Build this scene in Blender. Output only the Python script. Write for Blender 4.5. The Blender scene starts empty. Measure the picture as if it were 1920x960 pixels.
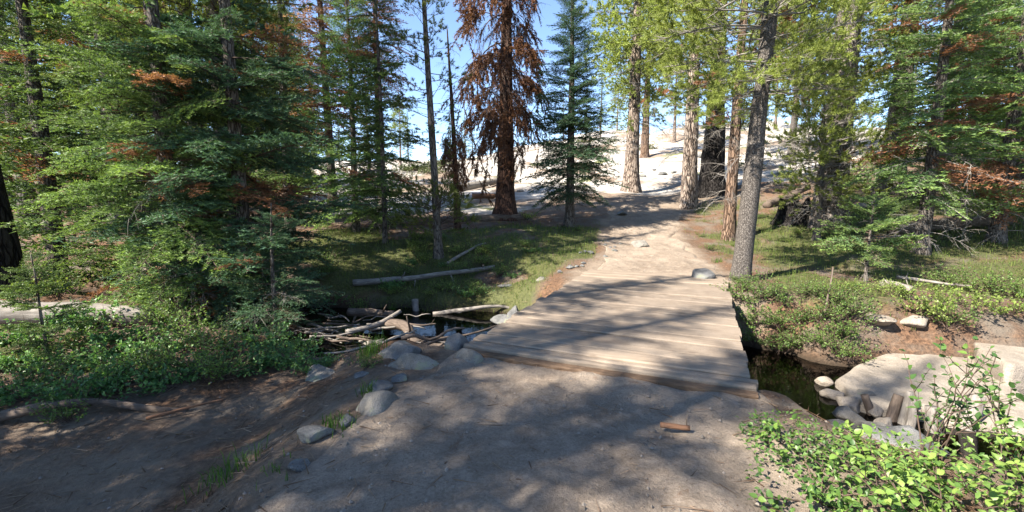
import bpy, bmesh, math, random
import numpy as np
from mathutils import Vector, Matrix

# ------------------------------------------------------------------ camera, sky, sun, exposure
SC = bpy.context.scene
COL = SC.collection
F = 830.0                       # focal length in photo pixels (1920 wide)
PITCH = math.radians(7.2)
CAMZ = 1.7
cam = bpy.data.cameras.new('camera'); cam.sensor_width = 36; cam.lens = 36 * F / 1920
cam.clip_start = 0.05; cam.clip_end = 2000
co = bpy.data.objects.new('camera', cam); COL.objects.link(co)
co.location = (0, 0, CAMZ); co.rotation_euler = (math.pi / 2 - PITCH, 0, 0)
SC.camera = co

SUN_AZ = math.atan2(-0.86, -0.51)     # towards the sun: left and a little behind
SUN_EL = math.radians(43)
SDIR = Vector((math.sin(SUN_AZ) * math.cos(SUN_EL), math.cos(SUN_AZ) * math.cos(SUN_EL), math.sin(SUN_EL)))
w = bpy.data.worlds.new('World'); SC.world = w; w.use_nodes = True
nt = w.node_tree
sky = nt.nodes.new('ShaderNodeTexSky'); sky.sky_type = 'NISHITA'; sky.sun_disc = False
sky.sun_elevation = SUN_EL; sky.sun_rotation = SUN_AZ; sky.altitude = 2800; sky.air_density = 1.0; sky.dust_density = 0.1; sky.ozone_density = 1.6
bg = nt.nodes['Background']; bg.inputs['Strength'].default_value = 0.105
nt.links.new(sky.outputs[0], bg.inputs[0])
sl = bpy.data.lights.new('sun', 'SUN'); sl.energy = 5.0; sl.angle = math.radians(0.53); sl.color = (1, 0.925, 0.80)
so = bpy.data.objects.new('sun', sl); COL.objects.link(so); so.rotation_euler = (-SDIR).to_track_quat('-Z', 'Y').to_euler()
so.location = (-20, -8, 20)
vs = SC.view_settings; vs.view_transform = 'Standard'; vs.look = 'None'; vs.exposure = 1.92; vs.gamma = 1.0; vs.use_curve_mapping = False
SC.cycles.max_bounces = 7; SC.cycles.diffuse_bounces = 4; SC.cycles.glossy_bounces = 3; SC.cycles.transmission_bounces = 4; SC.cycles.transparent_max_bounces = 6
SC.cycles.use_denoising = True
SC.cycles.sample_clamp_indirect = 6.0

RNG = np.random.default_rng(7)
rad = math.radians

# ------------------------------------------------------------------ noise
def _hash(ix, iy, iz, seed):
    n = (ix.astype(np.int64) * 374761393 + iy.astype(np.int64) * 668265263 + iz.astype(np.int64) * 1274126177 + seed * 974634777) & 0xffffffff
    n = ((n ^ (n >> 13)) * 1274126177) & 0xffffffff
    n = ((n ^ (n >> 16)) * 2246822519) & 0xffffffff
    return ((n ^ (n >> 15)) & 0xffff) / 65535.0
def vnoise(x, y, z=None, seed=0):
    x = np.asarray(x, float); y = np.asarray(y, float); z = np.zeros_like(x) if z is None else np.asarray(z, float)
    ix, iy, iz = np.floor(x), np.floor(y), np.floor(z)
    fx, fy, fz = x - ix, y - iy, z - iz
    fx, fy, fz = [t * t * (3 - 2 * t) for t in (fx, fy, fz)]
    r = 0
    for a in (0, 1):
        for b in (0, 1):
            for c in (0, 1):
                wgt = (fx if a else 1 - fx) * (fy if b else 1 - fy) * (fz if c else 1 - fz)
                r = r + wgt * _hash(ix + a, iy + b, iz + c, seed)
    return r * 2 - 1
def fbm(x, y, z=None, o=4, seed=0):
    r, a, f = 0, 1.0, 1.0
    for k in range(o):
        r = r + a * vnoise(np.asarray(x) * f, np.asarray(y) * f, None if z is None else np.asarray(z) * f, seed + k); a *= .5; f *= 2.03
    return r
def smooth(a, b, x):
    t = np.clip((x - a) / (b - a), 0, 1); return t * t * (3 - 2 * t)

# ------------------------------------------------------------------ terrain shape
CREEK = np.array([(-30, 16), (-12, 11.0), (-6, 9.4), (-3.6, 8.6), (-1.7, 7.75), (0.3, 7.1), (2.3, 6.35), (4.2, 5.5), (5.6, 4.75), (7.6, 4.3), (11, 3.2), (18, 1.0), (40, -6)], float)
TRAIL = np.array([(-0.4, -14, 1.9), (-0.05, -3, 1.75), (0.15, 1.5, 1.62), (0.36, 2.9, 1.5), (0.8, 4.25, 1.45), (3.1, 9.6, 1.42), (3.6, 11.0, 1.3), (4.2, 14.5, 1.08), (5.4, 18.3, 1.35), (6.7, 21.5, 1.8), (8.2, 25, 2.6), (11, 31, 3.0)], float)
WATER_Z = -0.80
def seg_dist(P, x, y):
    best = np.full(np.shape(x), 1e9); par = np.zeros(np.shape(x)); sgn = np.zeros(np.shape(x))
    acc = 0.0
    for i in range(len(P) - 1):
        ax, ay = P[i][:2]; bx, by = P[i + 1][:2]; dx, dy = bx - ax, by - ay; L2 = dx * dx + dy * dy
        t = np.clip(((x - ax) * dx + (y - ay) * dy) / L2, 0, 1)
        d = np.hypot(x - ax - t * dx, y - ay - t * dy)
        m = d < best
        best = np.where(m, d, best); par = np.where(m, i + t, par); sgn = np.where(m, np.sign(dx * (y - ay) - dy * (x - ax)), sgn)
    return best, par, sgn
YK = [-40, 0, 9, 10.5, 14, 17, 20, 24, 32, 60, 90, 160, 300, 700]
ZK = [0, 0, 0.02, .06, .46, .86, 1.32, 2.1, 3.7, 9.6, 13, 17, 17, 17]
def base_z(x, y):
    z = np.interp(y, YK, ZK)
    far = smooth(24, 45, y)
    side = 0.50 + 0.50 * smooth(-14, 14, x)
    z = np.where(y > 24, 2.1 + (z - 2.1) * (side * far + (1 - far)), z)
    z = z + 0.085 * np.clip(x - 7.5, 0, 14) * smooth(6, 13, y)
    z = z - 0.34 * smooth(-1.2, -2.6, x) * smooth(8.5, 5.5, y)
    z = z + 0.25 * smooth(-7, -14, x)
    return z
def trail_info(x, y):
    d, s, _ = seg_dist(TRAIL, x, y)
    hw = np.interp(s, np.arange(len(TRAIL)), TRAIL[:, 2])
    return d, s, hw
def height(x, y, detail=True):
    x = np.asarray(x, float); y = np.asarray(y, float)
    z = base_z(x, y)
    amp = smooth(0.0, 3.0, np.hypot(x, y - 3) - 1)
    z = z + 0.10 * fbm(x * .35, y * .35, seed=3) * (0.4 + 0.6 * amp)
    rock = smooth(22, 30, y)
    z = z + rock * (0.9 * fbm(x * .06, y * .06, seed=8) + 0.35 * np.abs(fbm(x * .22, y * .3, seed=9)))
    z = z - .58 * smooth(1.0, .3, np.hypot((x + 1.9) / 3.6, (y - 10.7) / 3.1))
    z = z - .62 * smooth(1.05, .35, np.hypot((x - 3.95) / 2.0, (y - 4.15) / 1.5))
    # trail bench
    d, s, hw = trail_info(x, y)
    ed = 0.10 * fbm(x * 1.4, y * 1.4, seed=5, o=3)
    gap = (s > 4.04) & (s < 4.955)
    m = smooth(0.75, 0.0, d - hw - ed) * smooth(26, 20, y)
    m = np.where(gap, 0, m)
    tz = np.interp(y, [-10, 9.6, 10.5, 14, 17, 20, 24], [0, 0.015, .06, .46, .86, 1.32, 2.1])
    z = z * (1 - m) + tz * m
    # creek channel
    dc, sc, side = seg_dist(CREEK, x, y)
    hwid = np.interp(sc, np.arange(len(CREEK)), [.8, .8, .8, 1.1, 1.35, 1.3, 1.15, 1.15, 1.35, 1.6, 1.6, 1.3, 1.3])
    wob = 0.22 * fbm(x * .8, y * .8, seed=12, o=3)
    k = smooth(1.1, 0.0, dc - hwid - wob)
    k = np.where((s <= 4.04), k * smooth(-0.2, 0.12, d - hw) , k)
    k = np.where((s >= 4.955) & (s < 6), k * smooth(-0.2, 0.12, d - hw), k)
    pool = smooth(1.25, .75, np.hypot((x + 1.15) / 1.55, (y - 8.75) / 1.2)) ; pool = np.maximum(pool, smooth(1.3, .7, np.hypot((x + 1.25) / 1.0, (y - 6.4) / .92)))
    k = np.maximum(k, pool * smooth(-.1, .15, np.where(gap, 1, d - hw)))
    bed = -0.98 + 0.07 * fbm(x * 1.7, y * 1.7, seed=15)
    z = z * (1 - k) + bed * k
    if detail:
        z = z + 0.018 * fbm(x * 2.6, y * 2.6, seed=21, o=3) + 0.006 * fbm(x * 9, y * 9, seed=22, o=2)
    return z
def hz(x, y):
    return float(height(np.array([x]), np.array([y]))[0])
def X_at(px, y, z=None):
    if z is None: z = 0.0 if y < 11 else float(base_z(np.array([0.]), np.array([y]))[0])
    return (px - 960) / F * (y * math.cos(PITCH) + (CAMZ - z) * math.sin(PITCH))
def Z_at(py, y):
    a = math.atan((480 - py) / F) - PITCH
    return CAMZ + y * math.tan(a)

# ------------------------------------------------------------------ mesh helpers
class MB:
    def __init__(s): s.v = []; s.f = []; s.c = []; s.n = 0
    def add(s, v, f, c=(.5, .5, .5)):
        v = np.asarray(v, np.float32).reshape(-1, 3); f = np.asarray(f, np.int32).reshape(-1, 3)
        c = np.asarray(c, np.float32)
        if c.ndim == 1: c = np.tile(c, (len(v), 1))
        s.v.append(v); s.f.append(f + s.n); s.c.append(c); s.n += len(v)
    def arr(s):
        return np.concatenate(s.v), np.concatenate(s.f), np.concatenate(s.c)
    def mesh(s, name, mat, smoothed=False):
        v, f, c = s.arr()
        return make_mesh(name, v, f, c, mat, smoothed)
    def build(s, name, mat, parent=None, smoothed=False, **k):
        return link(name, s.mesh(name, mat, smoothed), parent, **k)
def make_mesh(name, v, f, c, mat, smoothed=False):
    me = bpy.data.meshes.new(name)
    n, m = len(v), len(f)
    me.vertices.add(n); me.vertices.foreach_set('co', np.ascontiguousarray(v, np.float32).ravel())
    me.loops.add(3 * m); me.loops.foreach_set('vertex_index', np.ascontiguousarray(f, np.int32).ravel())
    me.polygons.add(m); me.polygons.foreach_set('loop_start', np.arange(0, 3 * m, 3, dtype=np.int32))
    me.polygons.foreach_set('use_smooth', np.full(m, smoothed))
    if c is not None:
        a = me.attributes.new('col', 'FLOAT_COLOR', 'POINT')
        a.data.foreach_set('color', np.concatenate([c, np.ones((n, 1))], 1).astype(np.float32).ravel())
    me.update(calc_edges=True); me.validate()
    me.materials.append(mat)
    return me
def link(name, data, parent=None, loc=None, rotz=None, label=None, cat=None, group=None, kind=None, scale=None):
    o = bpy.data.objects.new(name, data); COL.objects.link(o)
    if parent: o.parent = parent
    if loc is not None: o.location = loc
    if rotz is not None: o.rotation_euler = (0, 0, rotz)
    if scale is not None: o.scale = (scale,) * 3 if np.isscalar(scale) else scale
    if label: o['label'] = label
    if cat: o['category'] = cat
    if group: o['group'] = group
    if kind: o['kind'] = kind
    return o
def thing(name, label, cat, loc=(0, 0, 0), rotz=0, group=None, scale=None):
    return link(name, None, None, loc, rotz, label, cat, group, None, scale)
def copy_tree(o, parent=None):
    c = o.copy(); COL.objects.link(c); c.parent = parent
    for ch in list(o.children): copy_tree(ch, c)
    return c
def frames(P):
    P = np.asarray(P, float); T = np.gradient(P, axis=0); T /= np.linalg.norm(T, axis=1)[:, None] + 1e-9
    ref = np.array([0, 0, 1.]) if abs(T[0][2]) < .8 else np.array([1., 0, 0])
    A = np.cross(T, ref); A /= np.linalg.norm(A, axis=1)[:, None] + 1e-9
    return T, A, np.cross(T, A)
def tube(P, R, seg=8, cap=True, bump=0.0, freq=3.0, seed=0, lobes=0.0):
    P = np.asarray(P, float); R = np.asarray(R, float); n = len(P)
    T, A, B = frames(P)
    th = np.arange(seg) * 2 * math.pi / seg
    rr = R[:, None] * np.ones((1, seg))
    if bump:
        zz = np.cumsum(np.r_[0, np.linalg.norm(np.diff(P, axis=0), axis=1)])
        rr = rr * (1 + bump * fbm(np.cos(th)[None, :] * freq + seed * 3.1, np.sin(th)[None, :] * freq + 0 * zz[:, None], zz[:, None] * freq * .6, o=3, seed=seed))
    if lobes is not None and np.any(lobes):
        rr = rr * (1 + np.asarray(lobes).reshape(-1, 1) * (0.5 + 0.5 * np.cos(th[None, :] * 5 + seed)))
    V = P[:, None, :] + rr[..., None] * (np.cos(th)[None, :, None] * A[:, None, :] + np.sin(th)[None, :, None] * B[:, None, :])
    V = V.reshape(-1, 3)
    i = np.arange(n - 1)[:, None] * seg; j = np.arange(seg)[None, :]; k = (j + 1) % seg
    a, b, c, d = i + j, i + k, i + seg + k, i + seg + j
    f = np.stack([np.stack([a, b, c], -1), np.stack([a, c, d], -1)], 2).reshape(-1, 3)
    if cap:
        V = np.concatenate([V, P[:1], P[-1:]]); m = n * seg
        j = np.arange(seg); k = (j + 1) % seg
        f = np.concatenate([f, np.stack([k, j, np.full(seg, m)], -1), np.stack([(n - 1) * seg + j, (n - 1) * seg + k, np.full(seg, m + 1)], -1)])
    return V, f
def curve(p0, d, L, n=5, bend=(0, 0, 0), wig=0.0, rng=RNG):
    t = np.linspace(0, 1, n)[:, None]
    P = np.asarray(p0, float) + t * L * np.asarray(d, float) + t * t * L * np.asarray(bend, float)
    if wig: P[1:] += rng.normal(0, wig * L, (n - 1, 3)) * t[1:]
    return P
def unit(v):
    v = np.asarray(v, float); return v / (np.linalg.norm(v, axis=-1, keepdims=True) + 1e-9)
def rotm(az, el, roll):
    return np.array(Matrix.Rotation(az, 3, 'Z') @ Matrix.Rotation(-el, 3, 'Y') @ Matrix.Rotation(roll, 3, 'X'))

# ------------------------------------------------------------------ materials
def mat(name):
    m = bpy.data.materials.new(name); m.use_nodes = True
    n = m.node_tree; b = n.nodes['Principled BSDF']
    return m, n, b
def N(n, t, **k):
    o = n.nodes.new(t)
    for a, v in k.items():
        if a.startswith('i_'):
            key = a[2:].replace('_', ' ')
            o.inputs[int(key) if key.isdigit() else key].default_value = v
        else: setattr(o, a, v)
    return o
def noise(n, vec, scale, detail=4, rough=.55, dist=0):
    o = N(n, 'ShaderNodeTexNoise', i_Scale=scale, i_Detail=detail, i_Roughness=rough, i_Distortion=dist); n.links.new(vec, o.inputs['Vector']); return o.outputs['Fac']
def ramp(n, fac, *stops):
    o = N(n, 'ShaderNodeValToRGB'); e = o.color_ramp.elements
    while len(e) < len(stops): e.new(.5)
    for x, (p, c) in zip(e, stops): x.position = p; x.color = (*c, 1) if len(c) == 3 else c
    n.links.new(fac, o.inputs[0]); return o.outputs[0]
def mixc(n, fac, a, b, mode='MIX'):
    o = N(n, 'ShaderNodeMix', data_type='RGBA', blend_type=mode)
    for s, v in ((o.inputs[0], fac), (o.inputs[6], a), (o.inputs[7], b)):
        if isinstance(v, (int, float)): s.default_value = v
        elif isinstance(v, tuple): s.default_value = (*v, 1)
        else: n.links.new(v, s)
    return o.outputs[2]
def math_(n, op, a, b):
    o = N(n, 'ShaderNodeMath', operation=op)
    for s, v in zip(o.inputs, (a, b)):
        if isinstance(v, (int, float)): s.default_value = v
        else: n.links.new(v, s)
    return o.outputs[0]
def bump(n, b, h, strength=.4, dist=.02, prev=None):
    o = N(n, 'ShaderNodeBump', i_Strength=strength, i_Distance=dist); n.links.new(h, o.inputs['Height'])
    if prev: n.links.new(prev, o.inputs['Normal'])
    if b: n.links.new(o.outputs[0], b.inputs['Normal'])
    return o.outputs[0]
def coords(n, kind='Object', scale=None):
    t = N(n, 'ShaderNodeTexCoord'); out = t.outputs[kind]
    if scale:
        m = N(n, 'ShaderNodeMapping'); m.inputs['Scale'].default_value = scale; n.links.new(out, m.inputs[0]); out = m.outputs[0]
    return out
def attr(n, name):
    return N(n, 'ShaderNodeAttribute', attribute_name=name)

def leaf_mat(name, trans=.3, var=.35, rough=.55, spec=.25, vscale=9.0):
    m, n, b = mat(name)
    a = attr(n, 'col').outputs['Color']
    g = coords(n, 'Object')
    k = ramp(n, noise(n, g, vscale, 3), (.3, (1 - var,) * 3), (.7, (1 + var * .6,) * 3))
    c = mixc(n, 1.0, a, k, 'MULTIPLY')
    n.links.new(c, b.inputs['Base Color']); b.inputs['Roughness'].default_value = rough; b.inputs['Specular IOR Level'].default_value = spec
    tr = N(n, 'ShaderNodeBsdfTranslucent'); n.links.new(mixc(n, 1.0, c, (1.25, 1.3, .7), 'MULTIPLY'), tr.inputs[0])
    mx = N(n, 'ShaderNodeMixShader', i_0=trans); n.links.new(b.outputs[0], mx.inputs[1]); n.links.new(tr.outputs[0], mx.inputs[2])
    n.links.new(mx.outputs[0], n.nodes['Material Output'].inputs[0]); return m
def bark_mat(name, dark, mid, light, scale=1.0, stretch=.22, strength=.8, dist=.03, patch=None):
    m, n, b = mat(name)
    v = coords(n, 'Object', (1, 1, stretch))
    vo = N(n, 'ShaderNodeTexVoronoi', feature='DISTANCE_TO_EDGE', i_Scale=14 * scale); 
    wv = N(n, 'ShaderNodeVectorMath', operation='ADD'); n.links.new(v, wv.inputs[0])
    nz = N(n, 'ShaderNodeTexNoise', i_Scale=9 * scale, i_Detail=3); n.links.new(v, nz.inputs['Vector'])
    sc_ = N(n, 'ShaderNodeVectorMath', operation='SCALE'); sc_.inputs['Scale'].default_value = .16 / scale; n.links.new(nz.outputs['Color'], sc_.inputs[0]); n.links.new(sc_.outputs[0], wv.inputs[1])
    n.links.new(wv.outputs[0], vo.inputs['Vector'])
    crack = ramp(n, vo.outputs['Distance'], (0, (0, 0, 0)), (.16, (1, 1, 1)))
    fine = noise(n, v, 40 * scale, 4, .65)
    big = noise(n, coords(n, 'Object'), 1.6, 3)
    c = ramp(n, fine, (.3, mid), (.7, light))
    if patch: c = mixc(n, ramp(n, big, (.48, (0, 0, 0)), (.62, (1, 1, 1))), c, patch)
    c = mixc(n, crack, dark, c)
    n.links.new(c, b.inputs['Base Color']); b.inputs['Roughness'].default_value = .9; b.inputs['Specular IOR Level'].default_value = .15
    h = math_(n, 'ADD', crack, math_(n, 'MULTIPLY', fine, .6))
    bump(n, b, h, strength, dist); return m
def wood_mat(name, a, bcol, grain=(3, 3, 3), strength=.5, rough=.85, cracks=True, axis='Z'):
    m, n, b = mat(name)
    v = coords(n, 'Object', grain)
    f = noise(n, v, 6, 6, .65, .6)
    big = noise(n, coords(n, 'Object'), 2.2, 3)
    c = ramp(n, f, (.3, a), (.68, bcol))
    c = mixc(n, ramp(n, big, (.4, (0, 0, 0)), (.7, (.45, .45, .45))), c, tuple(x * .55 for x in a))
    n.links.new(c, b.inputs['Base Color']); b.inputs['Roughness'].default_value = rough; b.inputs['Specular IOR Level'].default_value = .2
    bump(n, b, f, strength, .01); return m
def rock_mat(name, light, dark, lichen=None, scale=1.0):
    m, n, b = mat(name)
    g = coords(n, 'Object')
    sp = noise(n, g, 90 * scale, 2, .8)
    md = noise(n, g, 5 * scale, 6, .62)
    c = ramp(n, md, (.32, dark), (.62, light))
    c = mixc(n, ramp(n, sp, (.34, (.5, .5, .5)), (.5, (0, 0, 0))), c, tuple(x * .45 for x in dark))
    if lichen: c = mixc(n, ramp(n, noise(n, g, 3.1 * scale, 5, .7), (.55, (0, 0, 0)), (.64, (.8, .8, .8))), c, lichen)
    n.links.new(c, b.inputs['Base Color']); b.inputs['Roughness'].default_value = .85; b.inputs['Specular IOR Level'].default_value = .2
    h = math_(n, 'ADD', md, math_(n, 'MULTIPLY', sp, .25)); bump(n, b, h, .9, .06); return m

M = {}
M['fir'] = leaf_mat('fir_needles', .32, .3)
M['pine'] = leaf_mat('pine_needles', .35, .25)
M['dead'] = leaf_mat('dead_needles', .25, .35)
M['leaf'] = leaf_mat('shrub_leaf', .38, .25, .42, .35, 14)
M['grass'] = leaf_mat('grass_blade', .4, .3, .6, .2, 3)
M['bark_fir'] = bark_mat('fir_bark', (.035, .028, .024), (.10, .085, .072), (.20, .175, .155), 1.3)
M['bark_pine'] = bark_mat('lodgepole_bark', (.055, .047, .042), (.115, .10, .09), (.20, .178, .16), 2.6, .6, .9, .02)
M['bark_sun'] = bark_mat('jeffrey_bark', (.07, .048, .038), (.22, .165, .13), (.38, .32, .275), .8, .2, 1, .05)
M['bark_red'] = bark_mat('red_bark', (.05, .03, .02), (.15, .095, .065), (.26, .18, .13), 1.0, .2, 1, .04, patch=(.16, .12, .10))
M['bark_dead'] = bark_mat('dead_tree_bark', (.02, .012, .01), (.062, .034, .025), (.12, .068, .05), 1.0, .2, .8, .03)
M['bark_thick'] = bark_mat('old_pine_bark', (.055, .043, .037), (.15, .125, .108), (.28, .245, .22), 1.2, .4, .9, .03)
M['bark_burnt_and_shaded'] = bark_mat('burnt_and_shaded_bark', (.006, .005, .005), (.018, .016, .015), (.045, .04, .038), .9, .16, 1, .05)  # charred wood, and the shaded left edge trunk with its shade in the colour
M['twig'] = wood_mat('grey_twig', (.12, .108, .098), (.28, .255, .23), (1, 1, 1), .3)
M['twig_dark'] = wood_mat('brown_twig', (.05, .035, .028), (.13, .09, .07), (1, 1, 1), .3)
M['log'] = wood_mat('weathered_log', (.10, .088, .077), (.30, .27, .24), (6, 6, 1), .6)
M['log_dark'] = wood_mat('dark_rotting_log', (.05, .038, .03), (.17, .13, .105), (6, 6, 1), .7)
M['log_red'] = wood_mat('red_rotten_wood', (.11, .055, .032), (.25, .135, .08), (5, 5, 1), .7)
M['rock'] = rock_mat('granite_rock', (.25, .23, .205), (.13, .12, .105), (.22, .24, .14))
M['rock_grey'] = rock_mat('grey_boulder', (.19, .187, .185), (.085, .085, .085), (.19, .2, .13))
M['slab'] = rock_mat('granite_slab', (.31, .268, .222), (.22, .185, .15), None, .7)

# ------------------------------------------------------------------ ground sheet
def spaced(a, b, h0, c, lo, hi, g=1.09, cap=14):
    """coordinates with step h0 inside [lo,hi], growing outside"""
    out = list(np.arange(lo, hi + 1e-6, h0)); h = h0; x = out[-1]
    while x < b: h = min(h * g, cap); x += h; out.append(x)
    h = h0; x = lo; left = []
    while x > a: h = min(h * g, cap); x -= h; left.append(x)
    return np.array(left[::-1] + out)
def ground():
    xs = spaced(-420, 420, .095, 0, -6, 7.5, 1.065); ys = spaced(-40, 640, .095, 0, 1.6, 10.5, 1.05)
    X, Y = np.meshgrid(xs, ys); Zz = height(X, Y)
    td, ts, th_ = trail_info(X, Y); Zz = Zz - .07 * smooth(-.02, -.22, td - th_) * (Y > -8) * smooth(21, 18, Y) * ((ts < 3.985) | (ts > 5.0))
    v = np.stack([X, Y, Zz], -1).reshape(-1, 3); ny, nx = X.shape
    i = np.arange(ny - 1)[:, None] * nx; j = np.arange(nx - 1)[None, :]
    a, b, c, d = i + j, i + j + 1, i + nx + j + 1, i + nx + j
    f = np.stack([np.stack([a, b, c], -1), np.stack([a, c, d], -1)], 2).reshape(-1, 3)
    x, y = v[:, 0], v[:, 1]
    edge = 24.5 - 5.0 * smooth(4, 0, x) + .30 * np.clip(x - 11, 0, 40)
    gr = smooth(-.25, .3, (y - edge) * .25 + .55 * fbm(x * .16, y * .16, seed=31) )
    gr = gr * smooth(-.56, -.36, x / np.maximum(y, 1))
    gp = grass_density(x, y)
    d, s, hw = trail_info(x, y)
    dirt = smooth(.5, -.1, d - hw + .3 * fbm(x * 1.1, y * 1.1, seed=33)) * smooth(30, 23, y)
    dirt = np.maximum(dirt, .5 * smooth(4.6, 3.4, y + .5 * fbm(x * .9, y * .9, seed=37)) * smooth(-1, -1.6, x) * smooth(.1, .5, .5 + .6 * fbm(x * 1.3, y * 1.3, seed=35)))
    dirt = np.maximum(dirt, .55 * smooth(18, 20.5, y) * smooth(-8, -2, x) * smooth(14, 8, x))
    me = make_mesh('ground', v, f, np.stack([gr, gp, dirt], -1), MAT_GROUND, True)
    return link('ground', me, kind='structure', label='forest floor of brown needle duff, bare dirt and granite')
def grass_density(x, y):
    n = .5 + .5 * fbm(x * .55, y * .55, seed=41, o=3)
    left = smooth(7.6, 9, y) * smooth(17.5, 15.5, y) * smooth(-9, -6, x) * smooth(3.2, 1.6, x - .16 * (y - 10))
    right = smooth(9.5, 11.5, y) * smooth(22, 18, y) * smooth(4.9, 6.0, x - .12 * (y - 10)) * smooth(25, 18, x)
    rb = smooth(4.6, 5.4, x) * smooth(7.3, 8.1, y + .12 * x) * smooth(11.5, 9.5, y) * .75
    lf = smooth(-3.4, -4.2, x) * smooth(4.8, 5.6, y) * smooth(13, 10, y) * .8
    far = smooth(26, 34, y) * .18
    g = np.maximum.reduce([left * smooth(.24, .55, n), right * .85 * smooth(.22, .55, n), rb * smooth(.28, .62, n), lf * smooth(.28, .62, n), far * smooth(.28, .62, n)])
    d, s, hw = trail_info(x, y)
    g = g * smooth(0.0, .5, d - hw) * (1 - smooth(3.9, 4.3, s) * smooth(6.3, 5.6, s) * smooth(1.5, .5, d - hw + .5 * (n - .5)) * (x < 4))
    dc, sc, _ = seg_dist(CREEK, x, y)
    return g * smooth(1.0, 1.7, dc)
def ground_material():
    m, n, b = mat('forest_floor')
    z = N(n, 'ShaderNodeSeparateColor'); n.links.new(attr(n, 'col').outputs['Color'], z.inputs[0])
    g = coords(n, 'Object')
    n1 = noise(n, g, 1.6, 5, .6); n2 = noise(n, g, 22, 5, .7); n3 = noise(n, g, 130, 3, .7)
    duff = ramp(n, n2, (.3, (.06, .038, .026)), (.5, (.13, .078, .050)), (.72, (.27, .155, .092)))
    duff = mixc(n, ramp(n, n1, (.42, (0, 0, 0)), (.62, (1, 1, 1))), duff, mixc(n, n2, (.09, .072, .058), (.21, .175, .14)))
    dirt = ramp(n, math_(n, 'ADD', math_(n, 'MULTIPLY', n1, .6), math_(n, 'MULTIPLY', n2, .4)), (.36, (.165, .128, .098)), (.62, (.30, .238, .183)))
    dirt = mixc(n, ramp(n, n3, (.30, (.6, .6, .6)), (.42, (0, 0, 0))), dirt, (.13, .10, .08))
    grs = ramp(n, n2, (.3, (.045, .055, .02)), (.7, (.11, .125, .045)))
    gn = noise(n, coords(n, 'Object', (1, 1.6, 1)), .55, 7, .62)
    gran = ramp(n, gn, (.30, (.22, .195, .17)), (.45, (.36, .33, .295)), (.7, (.50, .465, .425)))
    gran = mixc(n, ramp(n, noise(n, g, .23, 6, .65), (.50, (0, 0, 0)), (.58, (1, 1, 1))), gran, mixc(n, n2, (.13, .10, .08), (.30, .23, .17)))
    gran = mixc(n, ramp(n, noise(n, g, .31, 6, .7), (.58, (0, 0, 0)), (.63, (1, 1, 1))), gran, (.15, .16, .07))
    c = mixc(n, z.outputs[2], duff, dirt)
    gm = ramp(n, math_(n, 'ADD', math_(n, 'MULTIPLY', z.outputs[1], .8), math_(n, 'MULTIPLY', n2, .5)), (.45, (0, 0, 0)), (.75, (.85, .85, .85)))
    c = mixc(n, gm, c, grs)
    c = mixc(n, ramp(n, math_(n, 'ADD', z.outputs[0], math_(n, 'MULTIPLY', math_(n, 'SUBTRACT', n1, .5), .7)), (.42, (0, 0, 0)), (.58, (1, 1, 1))), c, gran)
    sx = N(n, 'ShaderNodeSeparateXYZ'); n.links.new(g, sx.inputs[0]); wet = ramp(n, math_(n, 'ADD', math_(n, 'ADD', sx.outputs[2], 1.0), math_(n, 'MULTIPLY', n1, .22)), (.30, (1, 1, 1)), (.52, (0, 0, 0)))
    c = mixc(n, wet, c, mixc(n, n2, (.018, .014, .010), (.06, .045, .032)))
    n.links.new(c, b.inputs['Base Color']); b.inputs['Roughness'].default_value = .95; b.inputs['Specular IOR Level'].default_value = .1
    h = math_(n, 'ADD', n2, math_(n, 'MULTIPLY', n3, .4)); bump(n, b, h, .9, .04)
    return m
MAT_GROUND = ground_material()
ground()

# ------------------------------------------------------------------ trail sheets
def trail_material():
    m, n, b = mat('trail_dust')
    g = coords(n, 'Object')
    n1 = noise(n, g, 1.1, 5, .6); n2 = noise(n, g, 14, 5, .65); n3 = noise(n, g, 160, 3, .75)
    c = ramp(n, math_(n, 'ADD', math_(n, 'MULTIPLY', n1, .65), math_(n, 'MULTIPLY', n2, .35)), (.36, (.185, .147, .115)), (.64, (.31, .252, .20)))
    c = mixc(n, ramp(n, n3, (.28, (.7, .7, .7)), (.40, (0, 0, 0))), c, (.14, .115, .095))
    c = mixc(n, ramp(n, n3, (.64, (0, 0, 0)), (.72, (.5, .5, .5))), c, (.46, .40, .34))
    c = mixc(n, ramp(n, noise(n, g, 2.7, 6, .7, .8), (.50, (0, 0, 0)), (.66, (.55, .55, .55))), c, (.155, .118, .09))
    n4 = noise(n, g, 55, 4, .75); c = mixc(n, 1.0, c, ramp(n, n4, (.32, (.74, .73, .72)), (.5, (1, 1, 1)), (.68, (1.2, 1.2, 1.2))), 'MULTIPLY')
    c = mixc(n, ramp(n, noise(n, g, 3.3, 6, .75, 1.2), (.60, (0, 0, 0)), (.68, (.6, .6, .6))), c, mixc(n, n4, (.10, .055, .032), (.22, .13, .08)))
    c = mixc(n, ramp(n, noise(n, g, 5.5, 4, .6), (.58, (0, 0, 0)), (.70, (.5, .5, .5))), c, (.36, .30, .245))
    n.links.new(c, b.inputs['Base Color']); b.inputs['Roughness'].default_value = .95; b.inputs['Specular IOR Level'].default_value = .08
    h = math_(n, 'ADD', math_(n, 'MULTIPLY', n2, 1.0), math_(n, 'ADD', math_(n, 'MULTIPLY', n3, .35), math_(n, 'MULTIPLY', n4, .5))); bump(n, b, h, .9, .03); return m
M['trail'] = trail_material()
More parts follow.
